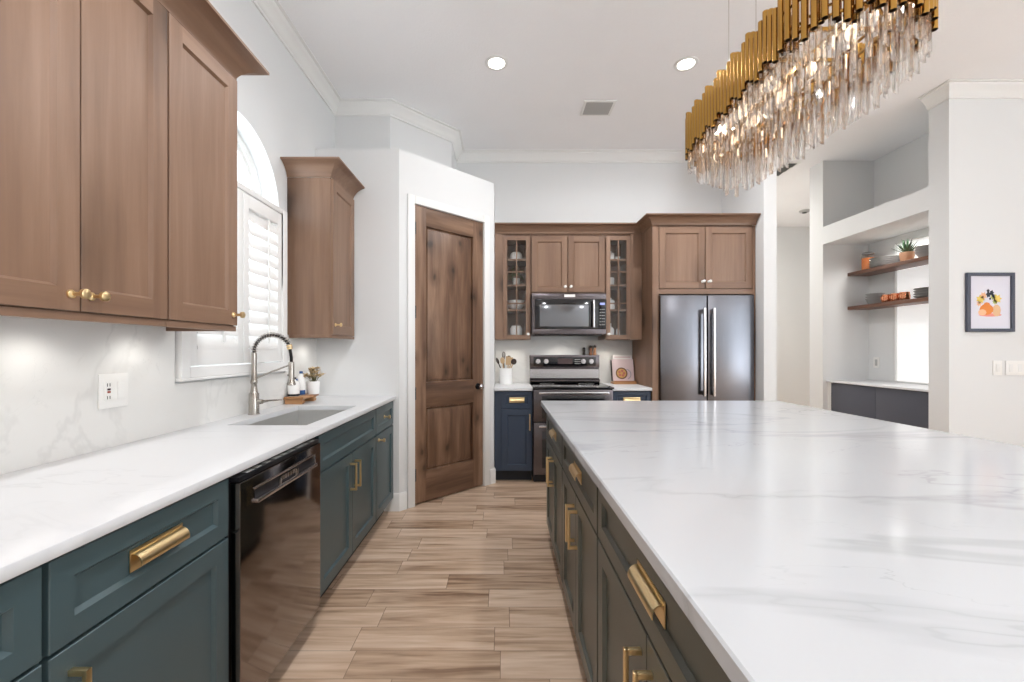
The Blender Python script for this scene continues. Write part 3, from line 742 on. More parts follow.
for k in range(N + 1):
    th = math.radians(165) * k / N; c_ = arcp(th); a_ = 2 * PI * turns * k / N
    nrm = Vector((-math.cos(th), 0, math.sin(th)))
    coil.append(c_ + (nrm * math.cos(a_) + Vector((0, 1, 0)) * math.sin(a_)) * .0140)
part('spring', MB().tube(coil, .0022, 6), NICKEL, t, 'coiled wire spring')
cl = MB(); d_ = (hose[-4] - hose[-5]).normalized() if False else Vector((math.sin(math.radians(165)), 0, math.cos(math.radians(165)))).normalized()
cl.cyl(endp - d_ * .010, endp + d_ * .014, .0155, .0145, 18); part('spring_collar', cl, GOLD, t)
part('spray_head', MB().lathe(hx, FY_, [(0, 1.212), (.012, 1.212), (.0155, 1.208), (.0155, 1.118), (.017, 1.11), (.019, 1.10), (.0235, 1.088), (.0235, 1.080), (.018, 1.078), (0, 1.078)]), NICKEL, t)
part('support_arm', MB().tube([(FX_ + .012, FY_, 1.118), (FX_ + .10, FY_, 1.155), (hx - .013, FY_, 1.193)], .0048, 10), NICKEL, t)
lv = MB(); lv.cyl((FX_ + .022, FY_, .985), (FX_ + .05, FY_, .985), .016, .013, 16); lv.tube([(FX_ + .048, FY_, .985), (FX_ + .08, FY_ + .01, .990), (FX_ + .145, FY_ + .03, .992)], .0055, 8, rad=[.009, .0055, .0042])
part('lever_handle', lv, NICKEL, t)

# riser tray with soap, bottle, dried flowers
t = thing('wooden_riser', 'small olive wood riser on the countertop behind the sink', 'riser', (-1.405, 3.01, ZT))
part('top_board', MB().box(-1.470, -1.338, 2.885, 3.135, ZT + .034, ZT + .050, .005), OAKB, t)
for y in (2.905, 3.085):
    f_ = MB(); pr = [(-1.462, 0), (-1.352, 0), (-1.345, .012), (-1.352, .022), (-1.342, .034), (-1.468, .034), (-1.466, .018)]
    f_.prism([(a, ZT + .0005 + b) for a, b in pr], lambda a, b: (a, y - .012, b), lambda a, b: (a, y + .025, b)); part('foot', f_, OAKB, t)
ZR = ZT + .0502
def bottle(name, label, x, y, prof, mat, bands=(), cap=None, group=None, cat='bottle'):
    t = thing(name, label, cat, (x, y, ZR))
    part('bottle_body', MB().lathe(x, y, [(r, ZR + z) for r, z in prof], 24), mat, t)
    for r, z0, z1, m, nm in bands: part(nm, MB().lathe(x, y, [(r - .002, ZR + z0), (r, ZR + z0), (r, ZR + z1), (r - .002, ZR + z1)], 24), m, t)
    return t
t = bottle('soap_bottle', 'white soap bottle with black pump on the wooden riser', -1.430, 2.945, [(0, 0), (.036, 0), (.038, .004), (.038, .088), (.034, .098), (.014, .108), (.014, .114), (0, .114)], WHITEC, [(.0385, .002, .016, BLACK, 'dark_base_band')])
pm = MB(); zz = ZR + .114; pm.cyl((-1.43, 2.945, zz), (-1.43, 2.945, zz + .014), .015, seg=16); pm.cyl((-1.43, 2.945, zz + .014), (-1.43, 2.945, zz + .030), .005, seg=10); pm.tube([(-1.43, 2.945, zz + .032), (-1.445, 2.935, zz + .034), (-1.462, 2.925, zz + .028)], .006, 8)
part('pump', pm, BLACK, t)
t = bottle('dish_soap_bottle', 'blue and white bottle on the riser beside the dried flowers', -1.417, 3.025, [(0, 0), (.026, 0), (.028, .004), (.028, .118), (.024, .130), (.010, .140), (.010, .150), (0, .150)], WHITEC, [(.0285, .002, .034, BLUE, 'blue_base_band')])
pt = MB(); pt.box(-1.447, -1.428, 2.994, 3.0, ZR + .03, ZR + .115); part('blue_label', pt, BLUE, t)
part('cap', MB().lathe(-1.417, 3.025, [(0, ZR + .150), (.012, ZR + .150), (.011, ZR + .166), (0, ZR + .168)], 16), BLUE, t)
fx, fy = -1.362, 3.092
t = thing('dried_flower_pot', 'white pot of beige dried flowers on the wooden riser', 'plant', (fx, fy, ZR))
part('pot', MB().lathe(fx, fy, [(0, ZR), (.040, ZR), (.042, ZR + .004), (.047, ZR + .092), (.044, ZR + .092), (.040, ZR + .08), (0, ZR + .08)], 24), WHITEC, t)
stm, fl = MB(), MB()
for k in range(34):
    a = random.uniform(0, 2 * PI); r = random.uniform(.01, .080); h = random.uniform(.125, .19) - r * .3
    tip = Vector((fx + r * math.cos(a), fy + r * math.sin(a), ZR + h)); base = Vector((fx + .25 * r * math.cos(a), fy + .25 * r * math.sin(a), ZR + .085))
    stm.tube([base, (base + tip) / 2 + Vector((0, 0, .01)), tip], .0014, 5)
    for j in range(12):
        b2 = random.uniform(0, 2 * PI); e = random.uniform(-.2, .9); d3 = Vector((math.cos(b2), math.sin(b2), e)).normalized() * random.uniform(.018, .032)
        s_ = d3.cross(Vector((0, 0, 1))).normalized() * .009
        q0 = tip; q1 = tip + d3 * .5 + s_; q2 = tip + d3; q3 = tip + d3 * .5 - s_
        fl.face([q0, q1, q2]); fl.face([q0, q2 + Vector((0, 0, .0015)), q3])
part('stems', stm, DRYG, t); part('flowers', fl, DRY, t)

# ------------------------------------------------------------------ wall cabinets on the sink wall
XU = -1.185; UF = Fr((XU, 0, 0), (0, 1, 0), (1, 0, 0))    # door fronts at -1.165
Z0, Z1 = 1.385, 2.462
UW = [CABW, CABX]
def lightrail(mb, x0, x1, y0, y1): mb.box(x0, x1, y0, y1, 1.362, 1.384, .002)
def cove(z0, z1, p):                        # crown for cabinets
    h = z1 - z0
    pts = [(0, z0), (.006, z0), (.006, z0 + .008)]
    for k in range(9):
        a = PI / 2 * k / 8
        pts.append((.006 + (p - .012) * (.55 * (1 - math.cos(a)) + .45 * k / 8), z0 + .008 + (h - .020) * (.6 * math.sin(a) + .4 * k / 8)))
    pts += [(p, z1 - .011), (p, z1), (0, z1)]
    return pts
def wall_cab(label, y0, y1, doors, knobs, name='wall_cabinet'):
    t = thing(name, label, 'cabinet', (-1.33, (y0 + y1) / 2, 1.362), group='wall cabinets on the sink wall')
    mb = MB(); mb.box(XL + .002, XU, y0, y1, Z0 - .001, 2.472); part('cabinet_body', mb, UW, t)
    lr = MB(); lr.box(XU - .012, XU + .012, y0, y1, 1.362, 1.384, .002); 
    part('light_rail', lr, CABX, t)
    for (a, b), k in zip(doors, knobs):
        d = part('door', shaker(UF, a, b, Z0 + .002, Z1, .062), UW, t)
        if k: part('knob', knob_mb(UF, k, 1.432), GOLD, d, 'brass knob')
    return t
wall_cab('brown wood double-door wall cabinet with two gold knobs side by side', .866, 1.4985, [(.870, 1.1868), (1.1902, 1.4965)], [1.160, 1.217])
t = wall_cab('brown wood single-door wall cabinet directly left of the window', 1.5015, 1.894, [(1.5045, 1.890)], [1.862])
part('rail_return', MB().box(XL + .016, XU + .010, 1.882, 1.896, 1.3625, 1.3838, .002), CABH, t)
wall_cab('brown wood wall cabinet cut off at the left edge of the photo', .2, .8635, [(.203, .531), (.534, .861)], [.505, .560])
single('cabinet_crown', MB().molding([(XU, .2), (XU, 1.894), (XL + .002, 1.894)], [(a + .003, z) for a, z in cove(2.473, 2.566, .10)]), CABX, 'brown wood cove crown over the cabinets left of the window', 'crown moulding', (XU, 1.0, 2.473))
# the cabinet right of the window
t = thing('wall_cabinet', 'narrow brown wood wall cabinet between window and pantry corner', 'cabinet', (-1.33, 3.19, 1.362), group='wall cabinets on the sink wall')
part('cabinet_body', MB().box(XL + .002, XU - .006, 2.973, PY0 - .003, Z0 - .001, 2.472), UW, t)
UF2 = Fr((XU - .006, 0, 0), (0, 1, 0), (1, 0, 0))
d = part('door', shaker(UF2, 2.977, 3.400, Z0 + .002, Z1, .062), UW, t)
part('knob', knob_mb(UF2, 3.012, 1.455), GOLD, d, 'brass knob')
lr = MB(); lr.box(XU - .018, XU + .008, 2.968, PY0 - .003, 1.362, 1.384, .002); lr.box(XL + .016, XU - .018, 2.968, 2.984, 1.362, 1.384, .002)
part('light_rail', lr, CABX, t)
part('crown', MB().molding([(XL + .002, 2.973), (XU - .006, 2.973), (XU - .006, PY0 - .003)], [(a + .001, z) for a, z in cove(2.473, 2.572, .095)]), [CABH], t)

# ------------------------------------------------------------------ island
XI = .318; IF = Fr((XI, 0, 0), (0, 1, 0), (-1, 0, 0))
ic = MB(); ix0, ix1, iy0, iy1 = .277, 1.985, -.35, 3.105; zu = ZT - .037
e = .004
prof = [(zu, 0), (zu + e, -e), (ZT - e, -e), (ZT, 0)]
R = [[(ix0 + o, iy0 + o), (ix1 - o, iy0 + o), (ix1 - o, iy1 - o), (ix0 + o, iy1 - o)] for o in (e, 0, 0, e)]
zz = [zu, zu + e, ZT - e, ZT]
for (A, za), (B, zb_) in zip(zip(R, zz), list(zip(R, zz))[1:]):
    for k in range(4): ic.face([(*A[k], za), (*A[(k + 1) % 4], za), (*B[(k + 1) % 4], zb_), (*B[k], zb_)])
ic.face([(*p, zu) for p in R[0]]); ic.face([(*p, ZT) for p in R[3]])
single('island_countertop', ic, QZI, 'large white quartz slab on the kitchen island', 'countertop', (1.13, 1.38, zu))
def isl(label, y0, y1):
    t = thing('island_cabinet', label, 'cabinet', (.95, (y0 + y1) / 2, 0), group='island base cabinets')
    part('cabinet_body', MB().box(XI, 1.62, y0, y1, .105, zu - .001), PAINTI, t)
    part('toe_kick', MB().box(XI + .055, 1.60, y0 + .001, y1 - .001, 0, .105), TOE, t)
    m_ = (y0 + y1) / 2
    front_drawer(t, IF, y0 + .006, y1 - .006, .698, zu - .008, 'cup', PAINTI)
    front_door(t, IF, y0 + .006, m_ - .002, VD0, VD1, ('bar', m_ - .034, .640), PAINTI); front_door(t, IF, m_ + .002, y1 - .006, VD0, VD1, ('bar', m_ + .034, .640), PAINTI)
    return t
isl('dark cabinet at the far end of the island nearest the range', 2.152, 2.915)
isl('dark cabinet in the middle of the island front', 1.352, 2.148)
isl('dark island cabinet nearest the camera with a large brass cup pull', .432, 1.348)

# ------------------------------------------------------------------ back wall run
YF = 4.17; BF = Fr((0, YF, 0), (1, 0, 0), (0, -1, 0))
def backbase(label, x0, x1, d0, d1, handle_u):
    t = thing('base_cabinet', label, 'cabinet', ((x0 + x1) / 2, 4.45, 0), group='navy base cabinets beside the range')
    part('cabinet_body', MB().box(x0, x1, YF, YB - .004, .105, ZU - .001), NAVY, t)
    part('toe_kick', MB().box(x0 + .003, x1 - .003, YF + .055, YB - .01, 0, .105), TOE, t)
    front_drawer(t, BF, d0, d1, .712, VT, 'cup', NAVY, .040)
    front_door(t, BF, d0, d1, VD0, .704, ('bar', handle_u, .66), NAVY, .055)
    return t
backbase('navy cabinet with drawer and door left of the range', -.078, .290, -.008, .286, .262)
backbase('navy cabinet with brass pull between range and refrigerator', 1.062, 1.436, 1.066, 1.432, 1.09)
def backtop(x0, x1, label):
    mb = MB(); pr = edgeprof(YF - .045, YB - .003)
    mb.prism(pr, lambda a, b: (x0, a, b), lambda a, b: (x1, a, b))
    return single('countertop', mb, QZ, label, 'countertop', ((x0 + x1) / 2, 4.45, ZU))
backtop(-.080, .289, 'short white countertop under the utensil crock'); backtop(1.063, 1.436, 'short white countertop under the cookbook stand')

# range
RX0, RX1 = .293, 1.059
t = thing('range', 'black stainless double-oven electric range', 'range', (.676, 4.4, 0))
part('body', MB().box(RX0 + .002, RX1 - .002, 4.14, 4.745, .02, .902), BLACK, t)
ckt = MB(); ckt.box(RX0 - .004, RX1 + .004, 4.085, 4.665, .9055, .922, .004); ck = part('cooktop', ckt, BLKGL, t)
for x, y, r in ((.47, 4.27, .10), (.88, 4.27, .115), (.47, 4.53, .075), (.88, 4.53, .08)):
    part('burner_ring', MB().lathe(x, y, [(r - .003, .9222), (r - .003, .9226), (r, .9226), (r, .9222)], 32), VENTG, ck)
bgm = MB(); Y0b = 4.665
bgm.prism([(Y0b + .005, .922), (Y0b - .012, .935), (Y0b - .012, .955), (Y0b + .02, .965), (4.75, .965), (4.75, .922)], lambda a, b: (RX0 + .004, a, b), lambda a, b: (RX1 - .004, a, b))
part('backguard_base', bgm, BLKST, t)
bp2 = MB(); bp2.prism([(4.676, .972), (4.676, 1.068), (4.682, 1.072), (4.75, 1.072), (4.75, .972)], lambda a, b: (RX0 + .004, a, b), lambda a, b: (RX1 - .004, a, b)); part('backguard_panel', bp2, BARST, t, 'bright steel band of the backguard')
bp3 = MB(); bp3.box(RX0 + .004, RX1 - .004, 4.672, 4.75, 1.086, 1.222, .006); bp3.box(RX0 + .006, RX1 - .006, 4.69, 4.75, .96, 1.2); bg_ = part('control_housing', bp3, BLKST, t)
cpn = MB().box(RX0 + .045, RX1 - .045, 4.6685, 4.674, 1.105, 1.200, .002); cpp = part('control_panel', cpn, BLKGL, t)
for x in (.385, .472, .875, .960):
    kb = MB(); kb.cyl((x, 4.669, 1.154), (x, 4.650, 1.154), .030, .026, 20); kb.cyl((x, 4.650, 1.154), (x, 4.638, 1.154), .022, .019, 20); kb.box(x - .003, x + .003, 4.634, 4.640, 1.137, 1.171)
    part('knob', kb, BARST, t, 'silver knob')
part('display', MB().box(.60, .76, 4.6672, 4.669, 1.125, 1.185), plain('display_dark', (40, 34, 40), .1, emit=(120, 90, 80), es=.15), cpp)
bt = MB()
for i in range(5):
    for j in range(3): bt.box(.785 + i * .013, .793 + i * .013, 4.6676, 4.669, 1.125 + j * .022, 1.133 + j * .022)
part('button_pad', bt, VENTG, cpp)
RF = Fr((0, 4.14, 0), (1, 0, 0), (0, -1, 0))
def ovendoor(v0, v1, wv0, wv1, nm):
    mb = MB(); fbox(mb, RF, RX0 + .004, RX1 - .004, v0, v1, 0, .035, .005); d = part('oven_door', mb, BLKST, t)
    g = MB(); fbox(g, RF, RX0 + .085, RX1 - .085, wv0, wv1, .0355, .038, .001); part('window', g, BLKGL, d)
    h = MB(); fbox(h, RF, RX0 + .05, RX1 - .05, v1 - .040, v1 - .018, .062, .082, .006)
    for u in (RX0 + .08, RX1 - .08): fbox(h, RF, u - .012, u + .012, v1 - .037, v1 - .021, .035, .064, .002)
    part('handle', h, BARST, d, 'bright bar handle')
ovendoor(.592, .898, .625, .835, 1); ovendoor(.085, .582, .15, .50, 2)
part('kick_plate', MB().box(RX0 + .01, RX1 - .01, 4.16, 4.2, .004, .08), BLACK, t)

# microwave
YM = 4.37; MX0, MX1, MZ0, MZ1 = .298, 1.054, 1.425, 1.852
t = thing('microwave', 'black stainless over-the-range microwave above the cooktop', 'microwave', (.676, 4.55, MZ0))
part('body', MB().box(MX0, MX1, YM + .03, YB - .02, MZ0 + .012, MZ1), BLACK, t)
MF = Fr((0, YM + .03, 0), (1, 0, 0), (0, -1, 0))
fb = MB(); fbox(fb, MF, MX0, MX1, 1.795, MZ1, 0, .028, .003); fbox(fb, MF, MX0, MX1, MZ0 + .012, 1.488, 0, .028, .003); fbox(fb, MF, MX0, MX0 + .03, 1.489, 1.794, 0, .028)
part('front_frame', fb, BLKST, t)
dm = MB(); fbox(dm, MF, MX0 + .031, .975, 1.489, 1.794, 0, .032, .003); d = part('door', dm, BLKGL, t)
wm = MB(); fbox(wm, MF, .378, .875, 1.515, 1.738, .0325, .034, .0005); part('window', wm, MWGL, d, 'grey reflective window')
hm = MB(); fbox(hm, MF, .912, .931, 1.505, 1.785, .055, .070, .005)
for v in (1.522, 1.768): fbox(hm, MF, .914, .929, v - .008, v + .008, .032, .057, .002)
part('handle', hm, BARST, d, 'bright vertical bar handle')
cm = MB(); fbox(cm, MF, .976, MX1 - .001, 1.489, 1.794, 0, .031, .002); cpo = part('control_panel', cm, BLKGL, t)
dm = MB(); fbox(dm, MF, .990, 1.040, 1.735, 1.757, .0312, .0325); part('display', dm, DISP, cpo)
km = MB()
for i in range(3):
    for j in range(6): fbox(km, MF, .988 + i * .019, .998 + i * .019, 1.53 + j * .031, 1.537 + j * .031, .0312, .032)
part('keypad', km, VENTG, cpo)
bm_ = MB(); fbox(bm_, MF, .628, .738, 1.815, 1.842, .0285, .030); part('badge', bm_, PAPER, t, 'small white badge')
part('bottom_vent', MB().box(MX0 + .03, MX1 - .03, YM + .035, YM + .33, MZ0, MZ0 + .0115, .003), BLACK, t)

# upper cabinets on the back wall
YU = 4.44; BU = Fr((0, YU, 0), (1, 0, 0), (0, -1, 0)); BW = [CABW, CABH]
t = thing('wall_cabinet', 'brown wood double-door cabinet above the microwave', 'cabinet', (.676, 4.6, 1.863), group='wall cabinets on the back wall')
part('cabinet_body', MB().box(.292, 1.058, YU, YB - .002, 1.863, 2.52), BW, t)
for a, b, k in ((.302, .666, .642), (.676, 1.050, .700)):
    d = part('door', shaker(BU, a, b, 1.872, 2.448, .057), BW, t); part('knob', knob_mb(BU, k, 1.925), WHITEP, d, 'pale glass knob')
def glass_cab(label, x0, x1, d0, d1, knobu):
    t = thing('glass_door_cabinet', label, 'cabinet', ((x0 + x1) / 2, 4.6, Z0), group='glass-front cabinets on the back wall')
    mb = MB(); i0, i1 = d0 + .012, d1 - .012
    mb.box(x0, i0, YU, YB - .002, Z0, 2.52); mb.box(i1, x1, YU, YB - .002, Z0, 2.52); mb.box(i0, i1, YU, YB - .002, Z0, Z0 + .018); mb.box(i0, i1, YU, YB - .002, 2.437, 2.52); mb.box(i0, i1, YB - .012, YB - .002, Z0 + .018, 2.437)
    if x0 < d0 - .02: mb.box(x0, d0 - .003, YU - .018, YU - .0005, Z0, 2.473)
    if x1 > d1 + .02: mb.box(d1 + .003, x1, YU - .018, YU - .0005, Z0, 2.473)
    part('cabinet_body', mb, BW, t)
    for z in (1.70, 1.957, 2.222): part('shelf', MB().box(i0 + .001, i1 - .001, YU + .02, YB - .014, z - .018, z), CABH, t)
    st = .043
    d = part('door', shaker(BU, d0, d1, Z0 + .004, 2.448, st, open_=True), BW, t)
    um = (d0 + d1) / 2; q = MB(); a, b = Z0 + .004 + st, 2.448 - st
    fbox(q, BU, um - .006, um + .006, a, b, .006, .018); H3 = (b - a) / 3
    for k in (1, 2): fbox(q, BU, d0 + st, d1 - st, a + H3 * k - .006, a + H3 * k + .006, .006, .018)
    part('muntins', q, CABW, d)
    g = MB(); fbox(g, BU, d0 + st - .002, d1 - st + .002, a - .002, b + .002, .002, .005); part('pane', g, GLASS, d)
    part('knob', knob_mb(BU, knobu, Z0 + .055), WHITEP, d, 'pale glass knob')
    return t
glass_cab('glass-front brown wood cabinet left of the microwave', PX1 + .003, .290, .006, .284, .262)
glass_cab('glass-front brown wood cabinet right of the microwave', 1.060, 1.434, 1.066, 1.318, 1.088)

def lath(name, label, cat, x, y, z, prof, mat, extra=None, seg=24):
    t = thing(name, label, cat, (x, y, z)) if extra else None
    pr = [(r, z + .0005 + h) for r, h in prof]
    if not extra: return single(name, MB().lathe(x, y, pr, seg), mat, label, cat, (x, y, z))
    part('body', MB().lathe(x, y, pr, seg), mat, t)
    for nm, pf, m in extra: part(nm, MB().lathe(x, y, [(r, z + .0005 + h) for r, h in pf], seg), m, t)
    return t
yy = 4.60; lx = (.006 + .284) / 2
dome = [(0, 0), (.062, 0), (.066, .006), (.068, .05), (.06, .08), (.045, .095), (0, .10)]
lath('cake_dome', 'white domed ceramic jar on the top shelf of the left glass cabinet', 'jar', lx, yy, 2.222, dome, WHITEC)
t = thing('potted_plant', 'leafy plant in white pot inside the left glass cabinet', 'plant', (lx, yy, 1.957))
part('pot', MB().lathe(lx, yy, [(0, 1.9575), (.034, 1.9575), (.042, 2.04), (.038, 2.04), (.036, 2.03), (0, 2.03)], 20), WHITEC, t)
lf = MB()
for k in range(70):
    a = random.uniform(0, 2 * PI); r = random.uniform(.01, .085); z = 2.04 + random.uniform(-.03, .13) * (1 if r < .06 else .5)
    c_ = Vector((lx + r * math.cos(a), yy + r * math.sin(a) * .8, z)); d3 = Vector((math.cos(a), math.sin(a), random.uniform(-.7, .6))).normalized() * .036; s_ = d3.cross(Vector((0, 0, 1))).normalized() * .015
    lf.face([c_, c_ + d3 * .5 + s_, c_ + d3]); lf.face([c_, c_ + d3 + Vector((0, 0, .001)), c_ + d3 * .5 - s_])
part('leaves', lf, LEAF2, t)
bowl = [(0, 0), (.036, 0), (.04, .008), (.07, .03), (.088, .058), (.085, .058), (.066, .034), (.035, .013), (0, .011)]
lath('bowl', 'wide white bowl at the bottom of the stack behind left glass', 'bowl', lx, yy, 1.70, bowl, WHITEC)
lath('bowl', 'wide white bowl on top of the stack behind left glass', 'bowl', lx, yy, 1.7595, [(0, 0), (.05, 0), (.056, .006), (.08, .022), (.092, .044), (.089, .044), (.076, .026), (.05, .010), (0, .009)], WHITEC)
lath('canister', 'large white jar on the floor of the left glass cabinet', 'jar', lx, yy, Z0 + .018, [(0, 0), (.060, 0), (.064, .006), (.066, .10), (.055, .118), (.05, .122), (.05, .132), (0, .134)], WHITEC)
rx = (1.066 + 1.318) / 2 - .035
can = [(0, 0), (.036, 0), (.038, .004), (.038, .07), (.034, .075), (0, .075)]
lid_ = [(0, .0755), (.039, .0755), (.039, .083), (.03, .090), (.008, .094), (.011, .102), (.008, .108), (0, .109)]
lath('lidded_canister', 'white lidded canister on the top shelf of the right glass cabinet', 'jar', rx, yy, 2.222, can, WHITEC, [('lid', lid_, WHITEC)])
lath('cup', 'small white cup beside the canister on the right top shelf', 'cup', rx + .075, yy, 2.222, [(0, 0), (.022, 0), (.028, .05), (.026, .05), (.02, .008), (0, .007)], WHITEC)
lath('vase', 'plain white cylinder vase on the second shelf behind right glass', 'vase', rx, yy, 1.957, [(0, 0), (.034, 0), (.036, .003), (.036, .088), (.031, .092), (.031, .02), (0, .018)], WHITEC)
lath('tiered_jar', 'white tiered jar with knob lid on the third right shelf', 'jar', rx, yy, 1.70, [(0, 0), (.040, 0), (.042, .004), (.042, .05), (.038, .056), (.038, .062), (.042, .066), (.042, .10), (0, .10)], WHITEC, [('lid', [(0, .1005), (.034, .1005), (.030, .112), (.010, .118), (.012, .132), (0, .136)], WHITEC)])
lath('bottle', 'white bottle with stopper on the floor of right glass cabinet', 'bottle', rx - .005, yy, Z0 + .018, [(0, 0), (.038, 0), (.040, .005), (.040, .09), (.03, .11), (.013, .122), (.013, .135), (0, .135)], WHITEC, [('stopper', [(0, .1355), (.011, .1355), (.014, .15), (.010, .158), (0, .159)], WHITEC)])
lath('shaker', 'slim white shaker beside the stoppered bottle', 'shaker', rx + .075, yy, Z0 + .018, [(0, 0), (.020, 0), (.021, .004), (.017, .085), (.012, .10), (0, .105)], WHITEC)

# refrigerator enclosure and refrigerator
FXa, FXb = 1.4385, 2.426; YFc = 4.14
t = thing('refrigerator_cabinet', 'tall brown wood cabinet surround above the refrigerator', 'cabinet', (1.93, 4.45, 0))
part('side_panel', MB().box(FXa, FXa + .02, YFc + .002, YB - .003, 0, 2.472), BW, t); part('side_panel', MB().box(FXb - .02, FXb, YFc + .002, YB - .003, 0, 2.472), BW, t)
ff = MB(); ff.box(FXa, FXa + .06, YFc - .016, YFc + .0015, 0, 2.472, .001); part('stile', ff, BW, t)
ff = MB(); ff.box(FXb - .026, FXb, YFc - .016, YFc + .0015, 0, 2.472, .001); part('stile', ff, BW, t)
part('cabinet_body', MB().box(FXa + .0205, FXb - .0205, YFc + .004, YB - .003, 1.82, 2.52), BW, t)
GF = Fr((0, YFc + .0035, 0), (1, 0, 0), (0, -1, 0))
part('bottom_rail', (lambda m: fbox(m, GF, FXa + .0605, FXb - .0265, 1.815, 1.862, 0, .019))(MB()), [CABH], t)
for a, b, k in ((1.503, 1.940, 1.915), (1.948, 2.396, 1.975)):
    d = part('door', shaker(GF, a, b, 1.868, 2.458, .06, .022), BW, t); part('knob', knob_mb(GF, k, 1.932, .022), WHITEP, d, 'pale glass knob')
single('cabinet_crown', MB().molding([(PX1 + .003, YU - .018), (FXa - .001, YU - .018), (FXa - .001, YFc - .017), (2.427, YFc - .017)], [(a + .001, z) for a, z in cove(2.4735, 2.562, .085)]), CABH, 'brown wood cove crown running over the back cabinets', 'crown moulding', (.67, YU, 2.473))
t = thing('refrigerator', 'black stainless french-door refrigerator with two long handles', 'refrigerator', (1.95, 4.45, 0))
x0, x1 = 1.500, 2.398
part('body', MB().box(x0 + .004, x1 - .004, YFc + .03, YB - .02, .03, 1.79), plain('fridge_dark_side', (46, 46, 50), .4), t)
RFr = Fr((0, YFc + .025, 0), (1, 0, 0), (0, -1, 0)); xm = (x0 + x1) / 2
for a, b, hu in ((x0 + .002, xm - .004, xm - .045), (xm + .004, x1 - .002, xm + .045)):
    m_ = MB(); fbox(m_, RFr, a, b, .72, 1.802, 0, .075, .008); d = part('door', m_, BLKSTV, t)
    h = MB(); fbox(h, RFr, hu - .012, hu + .012, .84, 1.675, .108, .128, .006)
    for v in (.87, 1.645): fbox(h, RFr, hu - .011, hu + .011, v - .02, v + .02, .075, .112, .003)
    part('handle', h, BARST, d, 'bright vertical bar handle')
m_ = MB(); fbox(m_, RFr, x0 + .002, x1 - .002, .06, .712, 0, .075, .008); d = part('freezer_drawer', m_, BLKSTV, t)
h = MB(); fbox(h, RFr, x0 + .07, x1 - .07, .62, .645, .108, .128, .006)
for u in (x0 + .1, x1 - .1): fbox(h, RFr, u - .02, u + .02, .623, .642, .075, .112, .003)
part('handle', h, BARST, d)
part('base_grille', MB().box(x0 + .01, x1 - .01, YFc + .0, YFc + .03, .005, .055), BLACK, t)

# utensil crock and utensils
cx, cy = .035, 4.585
lath('utensil_crock', 'white ceramic crock of cooking utensils left of the range', 'crock', cx, cy, ZT, [(0, 0), (.066, 0), (.069, .005), (.069, .165), (.072, .172), (.066, .172), (.063, .165), (.063, .012), (0, .012)], WHITEC)
def utensil(name, label, off, ang, tilt, L, head, mat):
    base = Vector((cx + off[0], cy + off[1], ZT + .02 + (off[2] if len(off) > 2 else 0))); d_ = Vector((math.sin(tilt) * math.cos(ang), math.sin(tilt) * math.sin(ang), math.cos(tilt)))
    L *= 1.12; head = (head[0] * 1.25, head[1] * 1.2, head[2], head[3])
    tip = base + d_ * L
    t = thing(name, label, 'utensil', tuple(base), group='utensils in the white crock')
    part('handle', MB().tube([base, (base + tip) / 2, tip], .006, 8), mat if head[2] is None else head[2], t)
    side = d_.cross(Vector((0, 1, 0))).normalized(); fw = side.cross(d_)
    hm = MB(); w_, l_ = head[0], head[1]
    if head[3] == 'loop':
        for a in range(4):
            r = PI * a / 4; sd = side * math.cos(r) + fw * math.sin(r)
            hm.tube([tip + d_ * (l_ * .5 * (1 - math.cos(PI * k / 10 * 2)) if False else l_ * math.sin(PI * k / 10)) + sd * (w_ * math.cos(PI * k / 10)) * math.sin(PI * (k + .6) / 11.2) for k in range(11)], .0028, 6)
    else:
        ring = []
        n = 14
        poly = []
        for k in range(n):
            th = 2 * PI * k / n; c_ = math.cos(th); s_ = math.sin(th)
            if head[3] == 'flat': c_ = max(-1, min(1, c_ * 1.5)); s_ = max(-1, min(1, s_ * 1.5))
            poly.append((c_ * w_, s_ * l_ / 2 + l_ / 2 - .004))
        th_ = .004
        hm.prism(poly, lambda a, b: tip + side * a + d_ * b - fw * th_, lambda a, b: tip + side * a + d_ * b + fw * th_)
    part('head', hm, mat, t)
U_ = [('whisk', 'dark looped whisk standing tallest in the white crock', (-.015, .0), 2.0, .06, .215, (.024, .07, DARKSP, 'loop'), DARKSP),
      ('spatula', 'dark spatula leaning far left out of the crock', (-.026, -.01, .08), PI + .2, .40, .115, (.012, .06, DARKSP, 'round'), DARKSP),
      ('ladle', 'dark spoon leaning right with a pale rim in the crock', (.026, -.012, .08), -.15, .40, .11, (.024, .055, WOODSP, 'round'), DARKSP),
      ('wooden_spoon', 'pale wooden spoon leaning left in the crock', (-.008, -.036), PI - .3, .12, .18, (.020, .06, None, 'round'), WOODSP),
      ('wooden_turner', 'pale flat wooden turner at the centre of the crock', (.016, -.030), -.8, .06, .17, (.022, .075, None, 'flat'), WOODSP),
      ('spoon', 'brown spoon upright behind the turner in the crock', (.012, .02), .8, .12, .20, (.019, .055, None, 'round'), DARKSP),
      ('wooden_fork', 'pale wooden server leaning right in the crock', (.0, .0), .1, .26, .185, (.017, .06, None, 'round'), WOODSP)]
for u in U_: utensil(*u)

